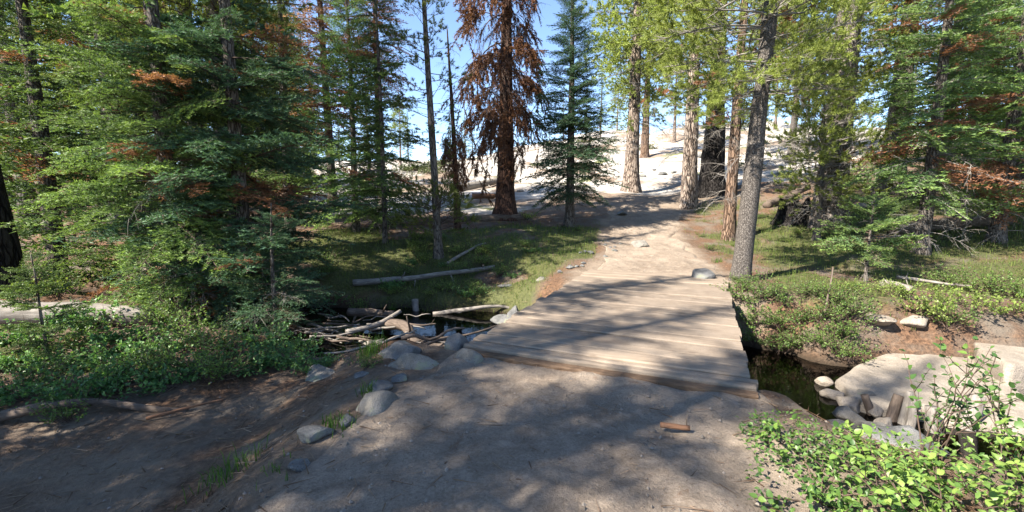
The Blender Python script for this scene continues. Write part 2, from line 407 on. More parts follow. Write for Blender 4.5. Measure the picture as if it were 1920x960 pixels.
def trail_strip(name, s0, s1, ns, nt, label, cut0=None, cut1=None):
    ss = np.linspace(s0, s1, ns); k = np.arange(len(TRAIL))
    cx, cy, hw = [np.interp(ss, k, TRAIL[:, i]) for i in range(3)]
    tx, ty = np.gradient(cx), np.gradient(cy); L = np.hypot(tx, ty); tx, ty = tx / L, ty / L
    ker = np.hanning(61); ker /= ker.sum(); tx, ty = [np.convolve(np.pad(q, 30, mode='edge'), ker, 'valid') for q in (tx, ty)]; L = np.hypot(tx, ty); tx, ty = tx / L, ty / L
    t = np.linspace(-1, 1, nt)
    X = cx[:, None] + ty[:, None] * t[None, :] * (hw[:, None] + .18); Y = cy[:, None] - tx[:, None] * t[None, :] * (hw[:, None] + .18)
    e = 1 - np.abs(t)[None, :] + 0 * X
    wob = .06 * fbm(X * 2.2, Y * 2.2, seed=52, o=3)
    wob = wob + .16 * fbm(X * .9, Y * .9, seed=57, o=3) * smooth(9, 12, Y) 
    lift = .022 - .10 * smooth(.16, -.02, e * hw[:, None] - .08 * smooth(9, 12, Y) + wob)
    rel = .018 * fbm(X * .9, Y * .9, seed=53, o=3) + .007 * fbm(X * 4, Y * 4, seed=54, o=3) + .004 * fbm(X * 16, Y * 16, seed=55, o=2)
    Zz = np.maximum(height(X, Y), -.12) + lift + rel * smooth(0, .15, e)
    v = np.stack([X, Y, Zz], -1).reshape(-1, 3)
    i = np.arange(ns - 1)[:, None] * nt; j = np.arange(nt - 1)[None, :]
    a, b, c, d = i + j, i + j + 1, i + nt + j + 1, i + nt + j
    f = np.stack([np.stack([a, b, c], -1), np.stack([a, c, d], -1)], 2).reshape(-1, 3)
    return link(name, make_mesh(name, v, f, np.zeros((len(v), 3)), M['trail'], True), kind='structure', label=label)
trail_strip('trail', 1.0, 3.985, 150, 90, 'dusty dirt path in front of the plank footbridge')
trail_strip('trail', 5.0, 8.6, 170, 60, 'dirt path climbing from the footbridge towards the granite slope')

# ------------------------------------------------------------------ creek water
def water():
    m, n, b = mat('creek_water')
    out = n.nodes['Material Output']
    g = coords(n, 'Object', (1, 1.4, 1))
    h = math_(n, 'ADD', noise(n, g, 5, 3, .5), math_(n, 'MULTIPLY', noise(n, g, 22, 2, .5), .25))
    nb = bump(n, None, h, .05, .03)
    tr = N(n, 'ShaderNodeBsdfTransparent'); tr.inputs[0].default_value = (.20, .145, .085, 1)
    gl = N(n, 'ShaderNodeBsdfGlossy'); gl.inputs['Roughness'].default_value = .03; n.links.new(nb, gl.inputs['Normal'])
    fr = N(n, 'ShaderNodeFresnel', i_IOR=1.4); n.links.new(nb, fr.inputs['Normal'])
    mx = N(n, 'ShaderNodeMixShader'); n.links.new(fr.outputs[0], mx.inputs[0]); n.links.new(tr.outputs[0], mx.inputs[1]); n.links.new(gl.outputs[0], mx.inputs[2])
    n.links.new(mx.outputs[0], out.inputs[0]); n.nodes.remove(b)
    k = np.arange(len(CREEK)); ss = np.linspace(0, len(CREEK) - 1, 160)
    cx, cy = np.interp(ss, k, CREEK[:, 0]), np.interp(ss, k, CREEK[:, 1])
    tx, ty = np.gradient(cx), np.gradient(cy); L = np.hypot(tx, ty); tx, ty = tx / L, ty / L
    t = np.linspace(-2.6, 2.6, 9)
    v = np.stack([cx[:, None] + ty[:, None] * t, cy[:, None] - tx[:, None] * t, np.full((160, 9), WATER_Z)], -1).reshape(-1, 3)
    i = np.arange(159)[:, None] * 9; j = np.arange(8)[None, :]
    a, b_, c, d = i + j, i + j + 1, i + 9 + j + 1, i + 9 + j
    f = np.stack([np.stack([a, b_, c], -1), np.stack([a, c, d], -1)], 2).reshape(-1, 3)
    link('creek_water', make_mesh('creek_water', v, f, None, m, True), kind='structure', label='still dark creek water running under the footbridge')
water()

# ------------------------------------------------------------------ footbridge
def plank_material():
    m, n, b = mat('dusty_plank')
    a = attr(n, 'col').outputs['Color']
    ob = N(n, 'ShaderNodeObjectInfo')
    off = N(n, 'ShaderNodeVectorMath', operation='ADD'); 
    mp = N(n, 'ShaderNodeMapping'); mp.inputs['Scale'].default_value = (1.2, 14, 14); t = N(n, 'ShaderNodeTexCoord'); n.links.new(t.outputs['Object'], off.inputs[0])
    rv = N(n, 'ShaderNodeVectorMath', operation='SCALE'); cx = N(n, 'ShaderNodeCombineXYZ'); n.links.new(ob.outputs['Random'], cx.inputs[0]); n.links.new(ob.outputs['Random'], cx.inputs[1]); rv.inputs['Scale'].default_value = 37; n.links.new(cx.outputs[0], rv.inputs[0]); n.links.new(rv.outputs[0], off.inputs[1])
    n.links.new(off.outputs[0], mp.inputs[0])
    g1 = noise(n, mp.outputs[0], 2.2, 6, .68, .5)
    wood = ramp(n, g1, (.3, (.15, .118, .092)), (.5, (.27, .222, .178)), (.72, (.37, .312, .255)))
    wood = mixc(n, 1.0, wood, ramp(n, ob.outputs['Random'], (0, (.68, .66, .65)), (1, (1.12, 1.08, 1.02))), 'MULTIPLY')
    dn = noise(n, off.outputs[0], 3.0, 6, .65); n3 = noise(n, t.outputs['Object'], 120, 3, .7)
    dust = ramp(n, n3, (.35, (.23, .188, .148)), (.65, (.37, .308, .248)))
    c = mixc(n, ramp(n, dn, (.42, (.15, .15, .15)), (.66, (.85, .85, .85))), wood, dust)
    c = mixc(n, 1.0, c, (.80, .79, .785), 'MULTIPLY')
    n.links.new(c, b.inputs['Base Color']); b.inputs['Roughness'].default_value = .88; b.inputs['Specular IOR Level'].default_value = .12
    bump(n, b, math_(n, 'ADD', g1, math_(n, 'MULTIPLY', n3, .1)), .45, .012); return m
M['plank'] = plank_material()
M['beam'] = wood_mat('bridge_beam', (.075, .045, .028), (.19, .125, .08), (2, 8, 8), .5)
def rough_box(L, W, H, rng, nx=14, ny=3, wear=.012):
    """a timber along X, worn and slightly warped, with chamfered edges"""
    prof = [(-W / 2, -H), (-W / 2, -.012), (-W / 2 + .014, 0), (-W / 6, .002), (W / 6, .002), (W / 2 - .014, 0), (W / 2, -.012), (W / 2, -H)]
    xs = np.linspace(-L / 2, L / 2, nx); V = []
    o = rng.uniform(0, 50)
    for x in xs:
        wl = wear * float(vnoise(np.array([x * 1.3 + o]), np.array([.3]))[0]); wr = wear * float(vnoise(np.array([x * 1.3 + o]), np.array([9.3]))[0]); wz = .006 * float(vnoise(np.array([x * .9 + o]), np.array([4.3]))[0])
        for k, (a, b) in enumerate(prof):
            V.append((x, a + (wl if k < 4 else wr), b + wz * (1 if b > -H + .001 else 0)))
    V = np.array(V); m = len(prof)
    i = np.arange(nx - 1)[:, None] * m; j = np.arange(m)[None, :]; k = (j + 1) % m
    f = np.stack([np.stack([i + j, i + k, i + m + k], -1), np.stack([i + j, i + m + k, i + m + j], -1)], 2).reshape(-1, 3)[:, ::-1]
    e0 = [(0, j, j + 1) for j in range(1, m - 1)]; q = (nx - 1) * m; e1 = [(q, q + j + 1, q + j) for j in range(1, m - 1)]
    return V, np.concatenate([f, np.array(e0), np.array(e1)])
BA, BB = np.array([0.8, 4.25]), np.array([3.1, 9.6])
def bridge():
    rng = np.random.default_rng(11)
    d = BB - BA; L = float(np.hypot(*d)); d = d / L; ang = math.atan2(d[1], d[0]) - math.pi / 2
    root = thing('footbridge', 'wide plank footbridge of dusty weathered boards over the creek', 'footbridge', (BA[0], BA[1], 0), ang)
    s = -0.02; i = 0
    widths = [.10, .12, .27, .20, .36, .31, .27, .38, .33, .29, .37, .30, .36, .31, .38, .29, .34, .36, .33, .3, .3]
    while s < L and i < len(widths):
        wd = widths[i]; gap = .006 if rng.random() < .25 else .016 + .018 * rng.random()
        ln = 2.86 + rng.normal(0, .035)
        V, f = rough_box(ln, wd - gap, .085, rng)
        mb = MB(); mb.add(V, f); o = mb.build('plank', M['plank'], root)
        o.location = (rng.normal(0, .018), s + wd / 2, .088 + rng.normal(0, .008) + .012 * (s / L)); o.rotation_euler = (rng.normal(0, .010), rng.normal(0, .0025), rng.normal(0, .006))
        s += wd; i += 1
    for x, ww in ((-1.26, .26), (0, .24), (1.25, .26)):
        V, f = rough_box(L + .5, ww, .34, rng, 10); mb = MB(); mb.add(V, f, (.5, .5, .5))
        o = mb.build('beam', M['beam'], root); o.location = (x, L / 2, -.008); o.rotation_euler = (0, 0, math.pi / 2)
    V, f = rough_box(2.9, .11, .46, rng, 8); mb = MB(); mb.add(V, f); o = mb.build('end_board', M['beam'], root); o.location = (0, -.09, .058)
    return root
bridge()

# ------------------------------------------------------------------ conifer building blocks
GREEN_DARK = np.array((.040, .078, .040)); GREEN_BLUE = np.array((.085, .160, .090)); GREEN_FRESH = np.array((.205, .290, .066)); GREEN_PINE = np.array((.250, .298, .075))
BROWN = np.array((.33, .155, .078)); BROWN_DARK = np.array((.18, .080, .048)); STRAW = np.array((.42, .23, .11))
def needles_on(S, D, Ln, sp, nl, nw, up, rng, spread=.8, fwd=.55, rnd=.25):
    """needle triangles along twig segments S + t*D*Ln; up = branch-plane normal"""
    cnt = np.maximum((Ln / sp).astype(int), 1); idx = np.repeat(np.arange(len(S)), cnt * 2)
    t = rng.random(len(idx)); side = np.where(rng.random(len(idx)) < .5, -1., 1.)
    base = S[idx] + D[idx] * (t * Ln[idx])[:, None]
    perp = unit(np.cross(D, np.broadcast_to(up, D.shape)))[idx]
    nd = unit(D[idx] * fwd + perp * (side * spread)[:, None] + np.asarray(up) * rng.uniform(-.05, .55, len(idx))[:, None] + rng.normal(0, rnd, (len(idx), 3)))
    ln = nl * rng.uniform(.7, 1.2, len(idx)); 
    wv = unit(np.cross(nd, rng.normal(0, 1, (len(idx), 3)))) * nw * .5
    v = np.stack([base - wv, base + wv, base + nd * ln[:, None]], 1).reshape(-1, 3)
    needles_on.t = t
    return v, np.arange(len(v)).reshape(-1, 3), idx
def spikes(S, D, Ln, r, rng):
    """thin tapering twigs as three-sided spikes"""
    a = unit(np.cross(D, rng.normal(0, 1, D.shape))); b = np.cross(D, a); n = len(S)
    r = np.broadcast_to(r, (n,))[:, None]
    v = np.stack([S + a * r, S + (-.5 * a + .87 * b) * r, S + (-.5 * a - .87 * b) * r, S + D * Ln[:, None]], 1).reshape(-1, 3)
    o = np.arange(n)[:, None, None] * 4
    f = (o + np.array([[0, 1, 3], [1, 2, 3], [2, 0, 3]])[None]).reshape(-1, 3)
    return v, f
def fir_branch(rng, L=1.5, tw=.07, sp=.022, nl=.03, nw=.010, sag=.25, sub=True, width=.42, bare=.12, spk=1):
    """one flat fir branch along +X: returns (needle verts, tint 0..1), (twig verts, faces)"""
    def axis(u): return np.stack([L * u, .04 * L * np.sin(u * 3 + ph), L * (-sag * u * u + .16 * sag * u ** 4)], -1)
    ph = rng.uniform(0, 6)
    u = np.arange(bare, 1.0, tw / L); u = np.repeat(u, 2) + rng.normal(0, .01, len(u) * 2); u = np.clip(u, .02, .99)
    side = np.tile([1., -1.], len(u) // 2)
    P = axis(u); T = unit(axis(np.clip(u + .02, 0, 1.05)) - P)
    ln = width * L * (1 - u) ** .75 * rng.uniform(.6, 1.15, len(u)) * smooth(0, .25, u) + .05
    upv = np.array([0, 0, 1.]); perp = unit(np.cross(upv, T))
    D = unit(T * .75 + perp * (side * .72)[:, None] + np.stack([0 * u, 0 * u, rng.normal(-.14, .20, len(u))], -1))
    S, DD, LL = [P], [D], [ln]
    if sub:
        k = np.maximum((ln / tw).astype(int) - 1, 0); idx = np.repeat(np.arange(len(u)), k * 2)
        if len(idx):
            tt = rng.uniform(.15, .95, len(idx)); sd = np.where(rng.random(len(idx)) < .5, 1., -1.)
            S2 = P[idx] + D[idx] * (tt * ln[idx])[:, None]; pr = unit(np.cross(upv, D[idx]))
            D2 = unit(D[idx] * .75 + pr * (sd * .7)[:, None] + np.stack([0 * tt, 0 * tt, rng.normal(-.06, .22, len(tt))], -1))
            S.append(S2); DD.append(D2); LL.append((ln[idx] * (1 - tt) * .55 + .03) * rng.uniform(.6, 1.1, len(idx)))
    ax = axis(np.linspace(bare, 1, 10)); S.append(ax[:-1]); DD.append(unit(np.diff(ax, axis=0))); LL.append(np.linalg.norm(np.diff(ax, axis=0), axis=1))
    S, DD, LL = np.concatenate(S), np.concatenate(DD), np.concatenate(LL)
    nv, nf, idx = needles_on(S, DD, LL, sp, nl, nw, upv, rng)
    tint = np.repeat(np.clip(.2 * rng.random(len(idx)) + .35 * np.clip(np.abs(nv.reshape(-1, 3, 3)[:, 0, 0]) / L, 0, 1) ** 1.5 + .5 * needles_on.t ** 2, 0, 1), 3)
    tv, tf = spikes(P[::spk], D[::spk], ln[::spk], .0045, rng)
    av, af = tube(axis(np.linspace(0, 1, 5)), np.linspace(.013, .003, 5) * (L / 1.5) ** .7, 3, cap=False)
    return nv, nf, tint, np.concatenate([tv, av]), np.concatenate([tf, af + len(tv)])
def pine_branch(rng, L=1.6, nt=26, per=40, nl=.09, nw=.0105, rise=.12, droop=.1):
    """pine limb along +X with bottlebrush tufts on its outer shoots"""
    def axis(u): return np.stack([L * u, .06 * L * np.sin(u * 4 + ph), L * (rise * u - droop * u * u)], -1)
    ph = rng.uniform(0, 6); wv, wf, n0 = [], [], 0
    def addw(v, f):
        nonlocal n0
        wv.append(v); wf.append(f + n0); n0 += len(v)
    addw(*tube(axis(np.linspace(0, 1, 6)), np.linspace(.018, .005, 6) * (L / 1.6) ** .8, 4, cap=False))
    S, D, Ln = [], [], []
    for i in range(nt):
        u = rng.uniform(.3, 1.0) if i > 1 else 1.0
        p = axis(np.array([u]))[0]; t = unit(axis(np.array([u + .02]))[0] - p)
        l2 = (.40 * L * (1.05 - u) + .10) * rng.uniform(.5, 1.2)
        d = unit(t * .7 + rng.normal(0, .55, 3) * np.array([.5, 1.1, .55]) + np.array([0, 0, .18]))
        q = curve(p, d, l2, 3, (0, 0, .25), .04, rng); addw(*spikes(p[None], unit(q[-1] - p)[None], np.array([np.linalg.norm(q[-1] - p)]), .006, rng))
        k = max(1, int(l2 / .16))
        for j in range(k):
            e = q[-1] - d * (j * .13) + rng.normal(0, .03, 3) * (j > 0); dd = unit((q[-1] - q[-2]) if j == 0 else d + rng.normal(0, .7, 3) + np.array([0, 0, .3]))
            S.append(e); D.append(dd); Ln.append(rng.uniform(.07, .15))
    S, D, Ln = np.array(S), np.array(D), np.array(Ln)
    idx = np.repeat(np.arange(len(S)), per); m = len(idx)
    t = rng.random(m) ** .8; base = S[idx] + D[idx] * (t * Ln[idx])[:, None]
    nd = unit(D[idx] * rng.uniform(.35, 1.0, m)[:, None] + unit(rng.normal(0, 1, (m, 3))) * .75)
    w_ = unit(np.cross(nd, rng.normal(0, 1, (m, 3)))) * nw * .5; ln = nl * rng.uniform(.7, 1.15, m)
    nv = np.stack([base - w_, base + w_, base + nd * ln[:, None]], 1).reshape(-1, 3)
    return nv, np.arange(len(nv)).reshape(-1, 3), np.repeat(rng.random(m), 3), np.concatenate(wv), np.concatenate(wf)
def droop_branch(rng, L=1.6, hang=20, needle=1.0, nl=.085, nw=.024, sp=.017):
    """dead limb: out, then down, with hanging curtains of twigs"""
    def axis(u): return np.stack([L * np.sin(u * 1.5) * .68, .08 * L * np.sin(u * 3 + ph), L * (.22 * u - 1.05 * u ** 2.3)], -1)
    ph = rng.uniform(0, 6); wv, wf, n0 = [], [], 0; S, D, Ln = [], [], []
    def addw(v, f):
        nonlocal n0
        wv.append(v); wf.append(f + n0); n0 += len(v)
    addw(*tube(axis(np.linspace(0, 1, 9)), np.linspace(.022, .006, 9), 4, cap=False))
    for i in range(hang):
        u = rng.uniform(.25, 1); p = axis(np.array([u]))[0]
        d = unit(np.array([rng.uniform(-.1, .7), rng.normal(0, .5), rng.uniform(-.5, .2)])); l2 = rng.uniform(.25, .75) * L * .5
        q = curve(p, d, l2, 5, (rng.normal(-.15, .2), rng.normal(0, .2), -1.0), .02, rng)
        addw(*tube(q, np.linspace(.006, .003, 5), 3, cap=False))
        for k in range(3):
            j = rng.integers(1, 4); d2 = unit(rng.normal(0, .5, 3) + np.array([0, 0, -.5])); l3 = l2 * rng.uniform(.25, .5)
            q2 = curve(q[j], d2, l3, 3, (0, 0, -.6), .02, rng); addw(*spikes(q2[:1], unit(q2[-1] - q2[0])[None], np.array([np.linalg.norm(q2[-1] - q2[0])]), .0045, rng))
            if rng.random() < needle: S.append(q2[:-1]); D.append(unit(np.diff(q2, axis=0))); Ln.append(np.linalg.norm(np.diff(q2, axis=0), axis=1))
        if rng.random() < needle: S.append(q[1:-1]); D.append(unit(np.diff(q, axis=0))[1:]); Ln.append(np.linalg.norm(np.diff(q, axis=0), axis=1)[1:])
    if S:
        S, D, Ln = np.concatenate(S), np.concatenate(D), np.concatenate(Ln)
        nv, nf, idx = needles_on(S, D, Ln, sp, nl, nw, np.array([.3, .3, -.6]), rng, .5, .6, .35); tint = np.repeat(rng.random(len(idx)), 3)
    else: nv, nf, tint = np.zeros((0, 3)), np.zeros((0, 3), int), np.zeros(0)
    return nv, nf, tint, np.concatenate(wv), np.concatenate(wf)
def bare_branch(rng, L=1.0, nsub=9, droop=.35, r=.012):
    mb = MB(); q = curve((0, 0, 0), (1, 0, rng.uniform(0, .25)), L, 8, (0, rng.normal(0, .15), -droop), .012, rng)
    v, f = tube(q, np.linspace(r, r * .25, 8), 5, cap=False); mb.add(v, f)
    for i in range(nsub):
        j = rng.integers(2, 7); d = unit(np.array([.6, rng.choice([-1, 1]) * rng.uniform(.4, 1), rng.normal(-.1, .3)])); l2 = L * rng.uniform(.15, .5)
        q2 = curve(q[j], d, l2, 6, (0, 0, rng.uniform(-.7, .1)), .02, rng); v, f = tube(q2, np.linspace(r * .45, r * .15, 6), 3, cap=False); mb.add(v, f)
        for k in range(3):
            jj = rng.integers(1, 5); d2 = unit(rng.normal(0, 1, 3) + d); q3 = curve(q2[jj], d2, l2 * rng.uniform(.2, .5), 4, (0, 0, -.4), .03, rng); v, f = tube(q3, np.linspace(r * .25, r * .12, 4), 3, cap=False); mb.add(v, f)
    return mb

rT = np.random.default_rng(21)
FIR_HI = [fir_branch(rT, tw=.085, sp=.021, nl=.044, nw=.0115, sag=s) for s in (.10, .22, .3, .18, .26, .34)]
FIR_SMALL = [fir_branch(rT, L=.6, tw=.055, sp=.016, nl=.034, nw=.012, sag=s) for s in (.05, .15, .25)]
FIR_16 = [fir_branch(rT, tw=.11, sp=.040, nl=.06, nw=.020, sag=s, spk=2) for s in (.14, .26, .2, .32)]
FIR_MID = [fir_branch(rT, tw=.13, sp=.056, nl=.08, nw=.029, sag=s, spk=2) for s in (.12, .25, .32, .2)]
FIR_LO = [fir_branch(rT, tw=.23, sp=.10, nl=.17, nw=.07, sag=s, spk=4) for s in (.15, .3)]
PINE_HI = [pine_branch(rT, nt=n) for n in (22, 28, 26, 24)]
PINE_MID = [pine_branch(rT, nt=n, per=20, nl=.13, nw=.024) for n in (20, 24, 22)]
PINE_LO = [pine_branch(rT, nt=15, per=11, nl=.22, nw=.05) for n in range(2)]
PINE_SMALL = [pine_branch(rT, L=.8, nt=n, per=34, nl=.085, nw=.012) for n in (8, 10, 9)]
DROOP = [droop_branch(rT, needle=n) for n in (.9, .75, 1.0, .5)]
DROOP_BARE = [droop_branch(rT, needle=0.08, hang=18) for n in range(3)]
BARE_MESH = [bare_branch(np.random.default_rng(50 + i), 1.0, 9, .15 + .12 * (i % 4)).mesh('dead_branch', M['twig']) for i in range(5)]
BARE_DARK = [bare_branch(np.random.default_rng(60 + i), 1.0, 9, .15 + .12 * (i % 4)).mesh('dead_branch', M['twig_dark']) for i in range(3)]

def crown(spec, rng):
    """spec: list of (template, attach xyz, az, el, roll, scale, colour_a, colour_b) -> crown MB, wood MB"""
    lv, wd = MB(), MB()
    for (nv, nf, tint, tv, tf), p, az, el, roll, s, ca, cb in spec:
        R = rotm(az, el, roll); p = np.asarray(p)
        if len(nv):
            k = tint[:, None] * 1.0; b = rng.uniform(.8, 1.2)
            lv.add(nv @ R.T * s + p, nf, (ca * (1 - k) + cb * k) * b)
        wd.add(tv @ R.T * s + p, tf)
    return lv, wd
def path_fn(H, lean=(0, 0), sway=.0, seed=0):
    def fn(z):
        z = np.asarray(z, float); t = z / H
        return np.stack([lean[0] * z + sway * H * np.sin(t * 4 + seed) * t, lean[1] * z + sway * H * np.cos(t * 3.3 + seed) * t, z], -1)
    return fn
def trunk_mb(H, r0, fn, seed=0, seg=14, rings=26, flare=.35, tip=.02, taper=.9):
    z = np.concatenate([[-.35], np.linspace(0, 1, rings) ** 1.35 * H])
    t = np.clip(z / H, 0, 1); R = (r0 - tip) * (1 - t) ** taper + tip
    fl = np.exp(-np.clip(z, 0, 99) / (r0 * 1.6)); R = R * (1 + flare * fl)
    v, f = tube(fn(z), R, seg, bump=.10, freq=2.2, seed=seed, lobes=.35 * flare * fl)
    mb = MB(); mb.add(v, f); return mb
def radius_at(H, r0, z, taper=.9): return r0 * (1 - min(z / H, 1)) ** taper
def fir_spec(H, R, zb, fn, T, rng, dz=.16, per=(3, 5), ca=GREEN_DARK, cb=GREEN_BLUE, brown=.03, p=.8, el0=-8, el1=32, azf=None, gap=0.0, sw=None, base=1.5):
    T0 = T; out = []; z = zb; az = rng.uniform(0, 6)
    while z < H - .1:
        u = (z - zb) / (H - zb)
        if sw and z > sw: T = FIR_LO
        for k in range(rng.integers(per[0], per[1] + 1) if T is T0 else 2):
            az += 2.4 + rng.normal(0, .35)
            if rng.random() < gap: continue
            L = (R * (1 - u) ** p * rng.uniform(.7, 1.12) + .10) * (smooth(-.02, .10, u) * .35 + .65)
            if azf: L *= azf(az)
            if L < .12: continue
            el = rad(el0 + (el1 - el0) * u ** .8 + rng.normal(0, 7))
            br = rng.random() < brown
            a, b = (BROWN_DARK, BROWN) if br else (ca, cb)
            out.append((T[rng.integers(len(T))], fn(z + rng.uniform(-.05, .05)), az, el, rng.normal(0, .28), L / (base if T is T0 else 1.5), a, b))
        z += (dz if T is T0 else max(dz, .42)) * rng.uniform(.75, 1.25) * (1.15 - .4 * u)
    return out
def pine_spec(H, R, zb, fn, T, rng, dz=.22, per=(2, 4), ca=GREEN_PINE * .6, cb=GREEN_PINE, brown=.02, sw=None, el=(-12, 40), base=1.6):
    T0 = T; out = []; z = zb; az = rng.uniform(0, 6)
    while z < H:
        u = (z - zb) / (H - zb); prof = min(1, .45 + 2.2 * u) * (1 - u ** 2.2) ** .7 + .12
        if sw and z > sw: T = PINE_LO
        for k in range(rng.integers(per[0], per[1] + 1) if T is T0 else 2):
            az += 2.4 + rng.normal(0, .5); L = R * prof * rng.uniform(.6, 1.15)
            br = rng.random() < brown
            a, b = (BROWN_DARK, BROWN) if br else (ca, cb)
            out.append((T[rng.integers(len(T))], fn(z), az, rad(el[0] + (el[1] - el[0]) * u + rng.normal(0, 10)), rng.normal(0, .3), L / (base if T is T0 else 1.6), a, b))
        z += (dz if T is T0 else max(dz, .5)) * rng.uniform(.7, 1.3)
    return out
def assemble(name, label, x, y, H, r0, fn, spec, bark, leafm, wood='twig_dark', seed=0, group=None, rotz=0, seg=14, rings=26, flare=.35, crown_name='crown', taper=.9, dead=None, tip=.02, cat='tree', sink=0.03):
    rng = np.random.default_rng(seed + 500)
    t = thing(name, label, cat, (x, y, hz(x, y) - sink), rotz, group)
    trk = trunk_mb(H, r0, fn, seed, seg, rings, flare, tip, taper).build('trunk', M[bark], t, True)
    if spec:
        lv, wd = crown(spec, rng)
        if lv.n: lv.build(crown_name, M[leafm], t)
        wd.build('branchwork', M[wood], t)
    if dead: dead_branches(trk, fn, H, r0, rng, taper=taper, **dead)
    return t
def dead_branches(t, fn, H, r0, rng, z0=.4, z1=3, n=14, L=(.5, 1.1), dark=False, az=None, taper=.9):
    for i in range(n):
        z = rng.uniform(z0, z1); a = rng.uniform(0, 6.28) if az is None else rng.normal(az, .7)
        meshes = BARE_DARK if dark else BARE_MESH
        o = link('dead_branch', meshes[rng.integers(len(meshes))], t)
        o.location = fn(z) + np.array([math.cos(a), math.sin(a), 0]) * radius_at(H, r0, z, taper) * .8
        o.rotation_euler = (rng.normal(0, .4), rng.normal(.05, .2), a); o.scale = (rng.uniform(*L),) * 3

# ------------------------------------------------------------------ the near firs on the left
LX = X_at
FIRGROUP = 'firs crowding the left bank of the creek'
def near_firs():
    r = np.random.default_rng(31)
    fn = path_fn(14.5, (.0, .0), .004, 1)
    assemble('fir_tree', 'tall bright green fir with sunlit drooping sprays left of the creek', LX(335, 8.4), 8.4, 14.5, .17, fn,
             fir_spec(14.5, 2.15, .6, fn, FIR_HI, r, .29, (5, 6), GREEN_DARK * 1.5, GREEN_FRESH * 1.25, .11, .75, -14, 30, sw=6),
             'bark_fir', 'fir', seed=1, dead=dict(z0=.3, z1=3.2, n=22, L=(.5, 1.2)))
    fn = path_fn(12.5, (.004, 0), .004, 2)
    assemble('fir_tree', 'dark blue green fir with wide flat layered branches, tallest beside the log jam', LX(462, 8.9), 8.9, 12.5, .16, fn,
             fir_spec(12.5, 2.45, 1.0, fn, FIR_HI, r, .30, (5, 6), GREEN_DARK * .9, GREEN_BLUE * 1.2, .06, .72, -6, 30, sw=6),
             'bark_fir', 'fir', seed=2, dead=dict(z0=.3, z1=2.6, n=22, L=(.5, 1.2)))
    fn = path_fn(2.6, (.01, 0), .01, 3)
    assemble('fir_tree', 'young blue green fir with a thin stem in front of the taller dark fir', LX(514, 7.7), 7.7, 2.6, .055, fn,
             fir_spec(2.6, 1.25, .55, fn, FIR_HI, r, .17, (3, 4), GREEN_DARK, GREEN_BLUE * 1.25, .05, .7, -4, 35, gap=.1),
             'bark_fir', 'fir', seed=3, seg=10, dead=dict(z0=.15, z1=1.2, n=16, L=(.25, .6)), tip=.008)
    # sapling at the frame's edge and a taller dark fir over it
    fn = path_fn(1.5, (-.08, 0), .02, 4)
    assemble('fir_sapling', 'small thin fir sapling in the bushes at the left edge, beside the pale log', LX(88, 5.6), 5.6, 1.5, .022, fn,
             fir_spec(1.5, .62, .40, fn, FIR_SMALL, r, .15, (4, 5), GREEN_DARK, GREEN_FRESH * .8, 0, .7, 0, 40, base=.6), 'bark_fir', 'fir', seed=4, seg=8, rings=10, tip=.006)
near_firs()

# shared mid-distance meshes
def variant(kind, H, R, zb, seed, T, bark, leafm, r0, **k):
    r = np.random.default_rng(seed); fn = path_fn(H, (r.normal(0, .008), r.normal(0, .008)), .006, seed)
    if kind == 'fir': sp = fir_spec(H, R, zb, fn, T, r, **k)
    else: sp = pine_spec(H, R, zb, fn, T, r, **k)
    lv, wd = crown(sp, r)
    return dict(trunk=trunk_mb(H, r0, fn, seed, 10, 20).mesh('trunk', M[bark], True), crown=lv.mesh('crown', M[leafm]), branchwork=wd.mesh('branchwork', M['twig_dark']), fn=fn, H=H, r0=r0)
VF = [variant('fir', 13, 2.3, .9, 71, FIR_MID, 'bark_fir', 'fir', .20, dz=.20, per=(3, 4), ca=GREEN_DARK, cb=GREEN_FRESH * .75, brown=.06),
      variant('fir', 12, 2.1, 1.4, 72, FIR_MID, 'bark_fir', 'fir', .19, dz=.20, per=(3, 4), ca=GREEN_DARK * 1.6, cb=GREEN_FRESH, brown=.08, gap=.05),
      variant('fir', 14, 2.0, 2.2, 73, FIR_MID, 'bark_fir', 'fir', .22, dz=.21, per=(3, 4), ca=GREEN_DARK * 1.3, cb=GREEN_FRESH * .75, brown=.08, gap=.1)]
VP = [variant('pine', 15, 2.2, 4.0, 81, PINE_MID, 'bark_pine', 'pine', .23, dz=.30, per=(2, 3)),
      variant('pine', 13, 1.9, 2.2, 82, PINE_MID, 'bark_sun', 'pine', .20, dz=.30, per=(2, 3), ca=GREEN_PINE * .5, cb=GREEN_PINE * .9)]
VL = [variant('fir', 13, 2.0, .8, 91, FIR_LO, 'bark_fir', 'fir', .2, dz=.36, per=(3, 4), ca=GREEN_DARK, cb=GREEN_BLUE),
      variant('fir', 12, 1.6, 1.6, 92, FIR_LO, 'bark_fir', 'fir', .2, dz=.36, per=(3, 4), ca=GREEN_DARK * 1.6, cb=GREEN_FRESH * .8),
      variant('pine', 14, 2.2, 4.0, 93, PINE_LO, 'bark_sun', 'pine', .26, dz=.40, per=(2, 3))]
def plant(V, name, label, x, y, s=1.0, rot=None, group=None, rng=RNG, dead=None, sz=1.0):
    t = thing(name, label, 'tree', (x, y, hz(x, y) - .05), rng.uniform(0, 6.28) if rot is None else rot, group, (s, s, s * sz))
    trk = link('trunk', V['trunk'], t)
    for k in ('crown', 'branchwork'): link(k, V[k], t)
    if dead: dead_branches(trk, V['fn'], V['H'], V['r0'], rng, **dead)
    return t
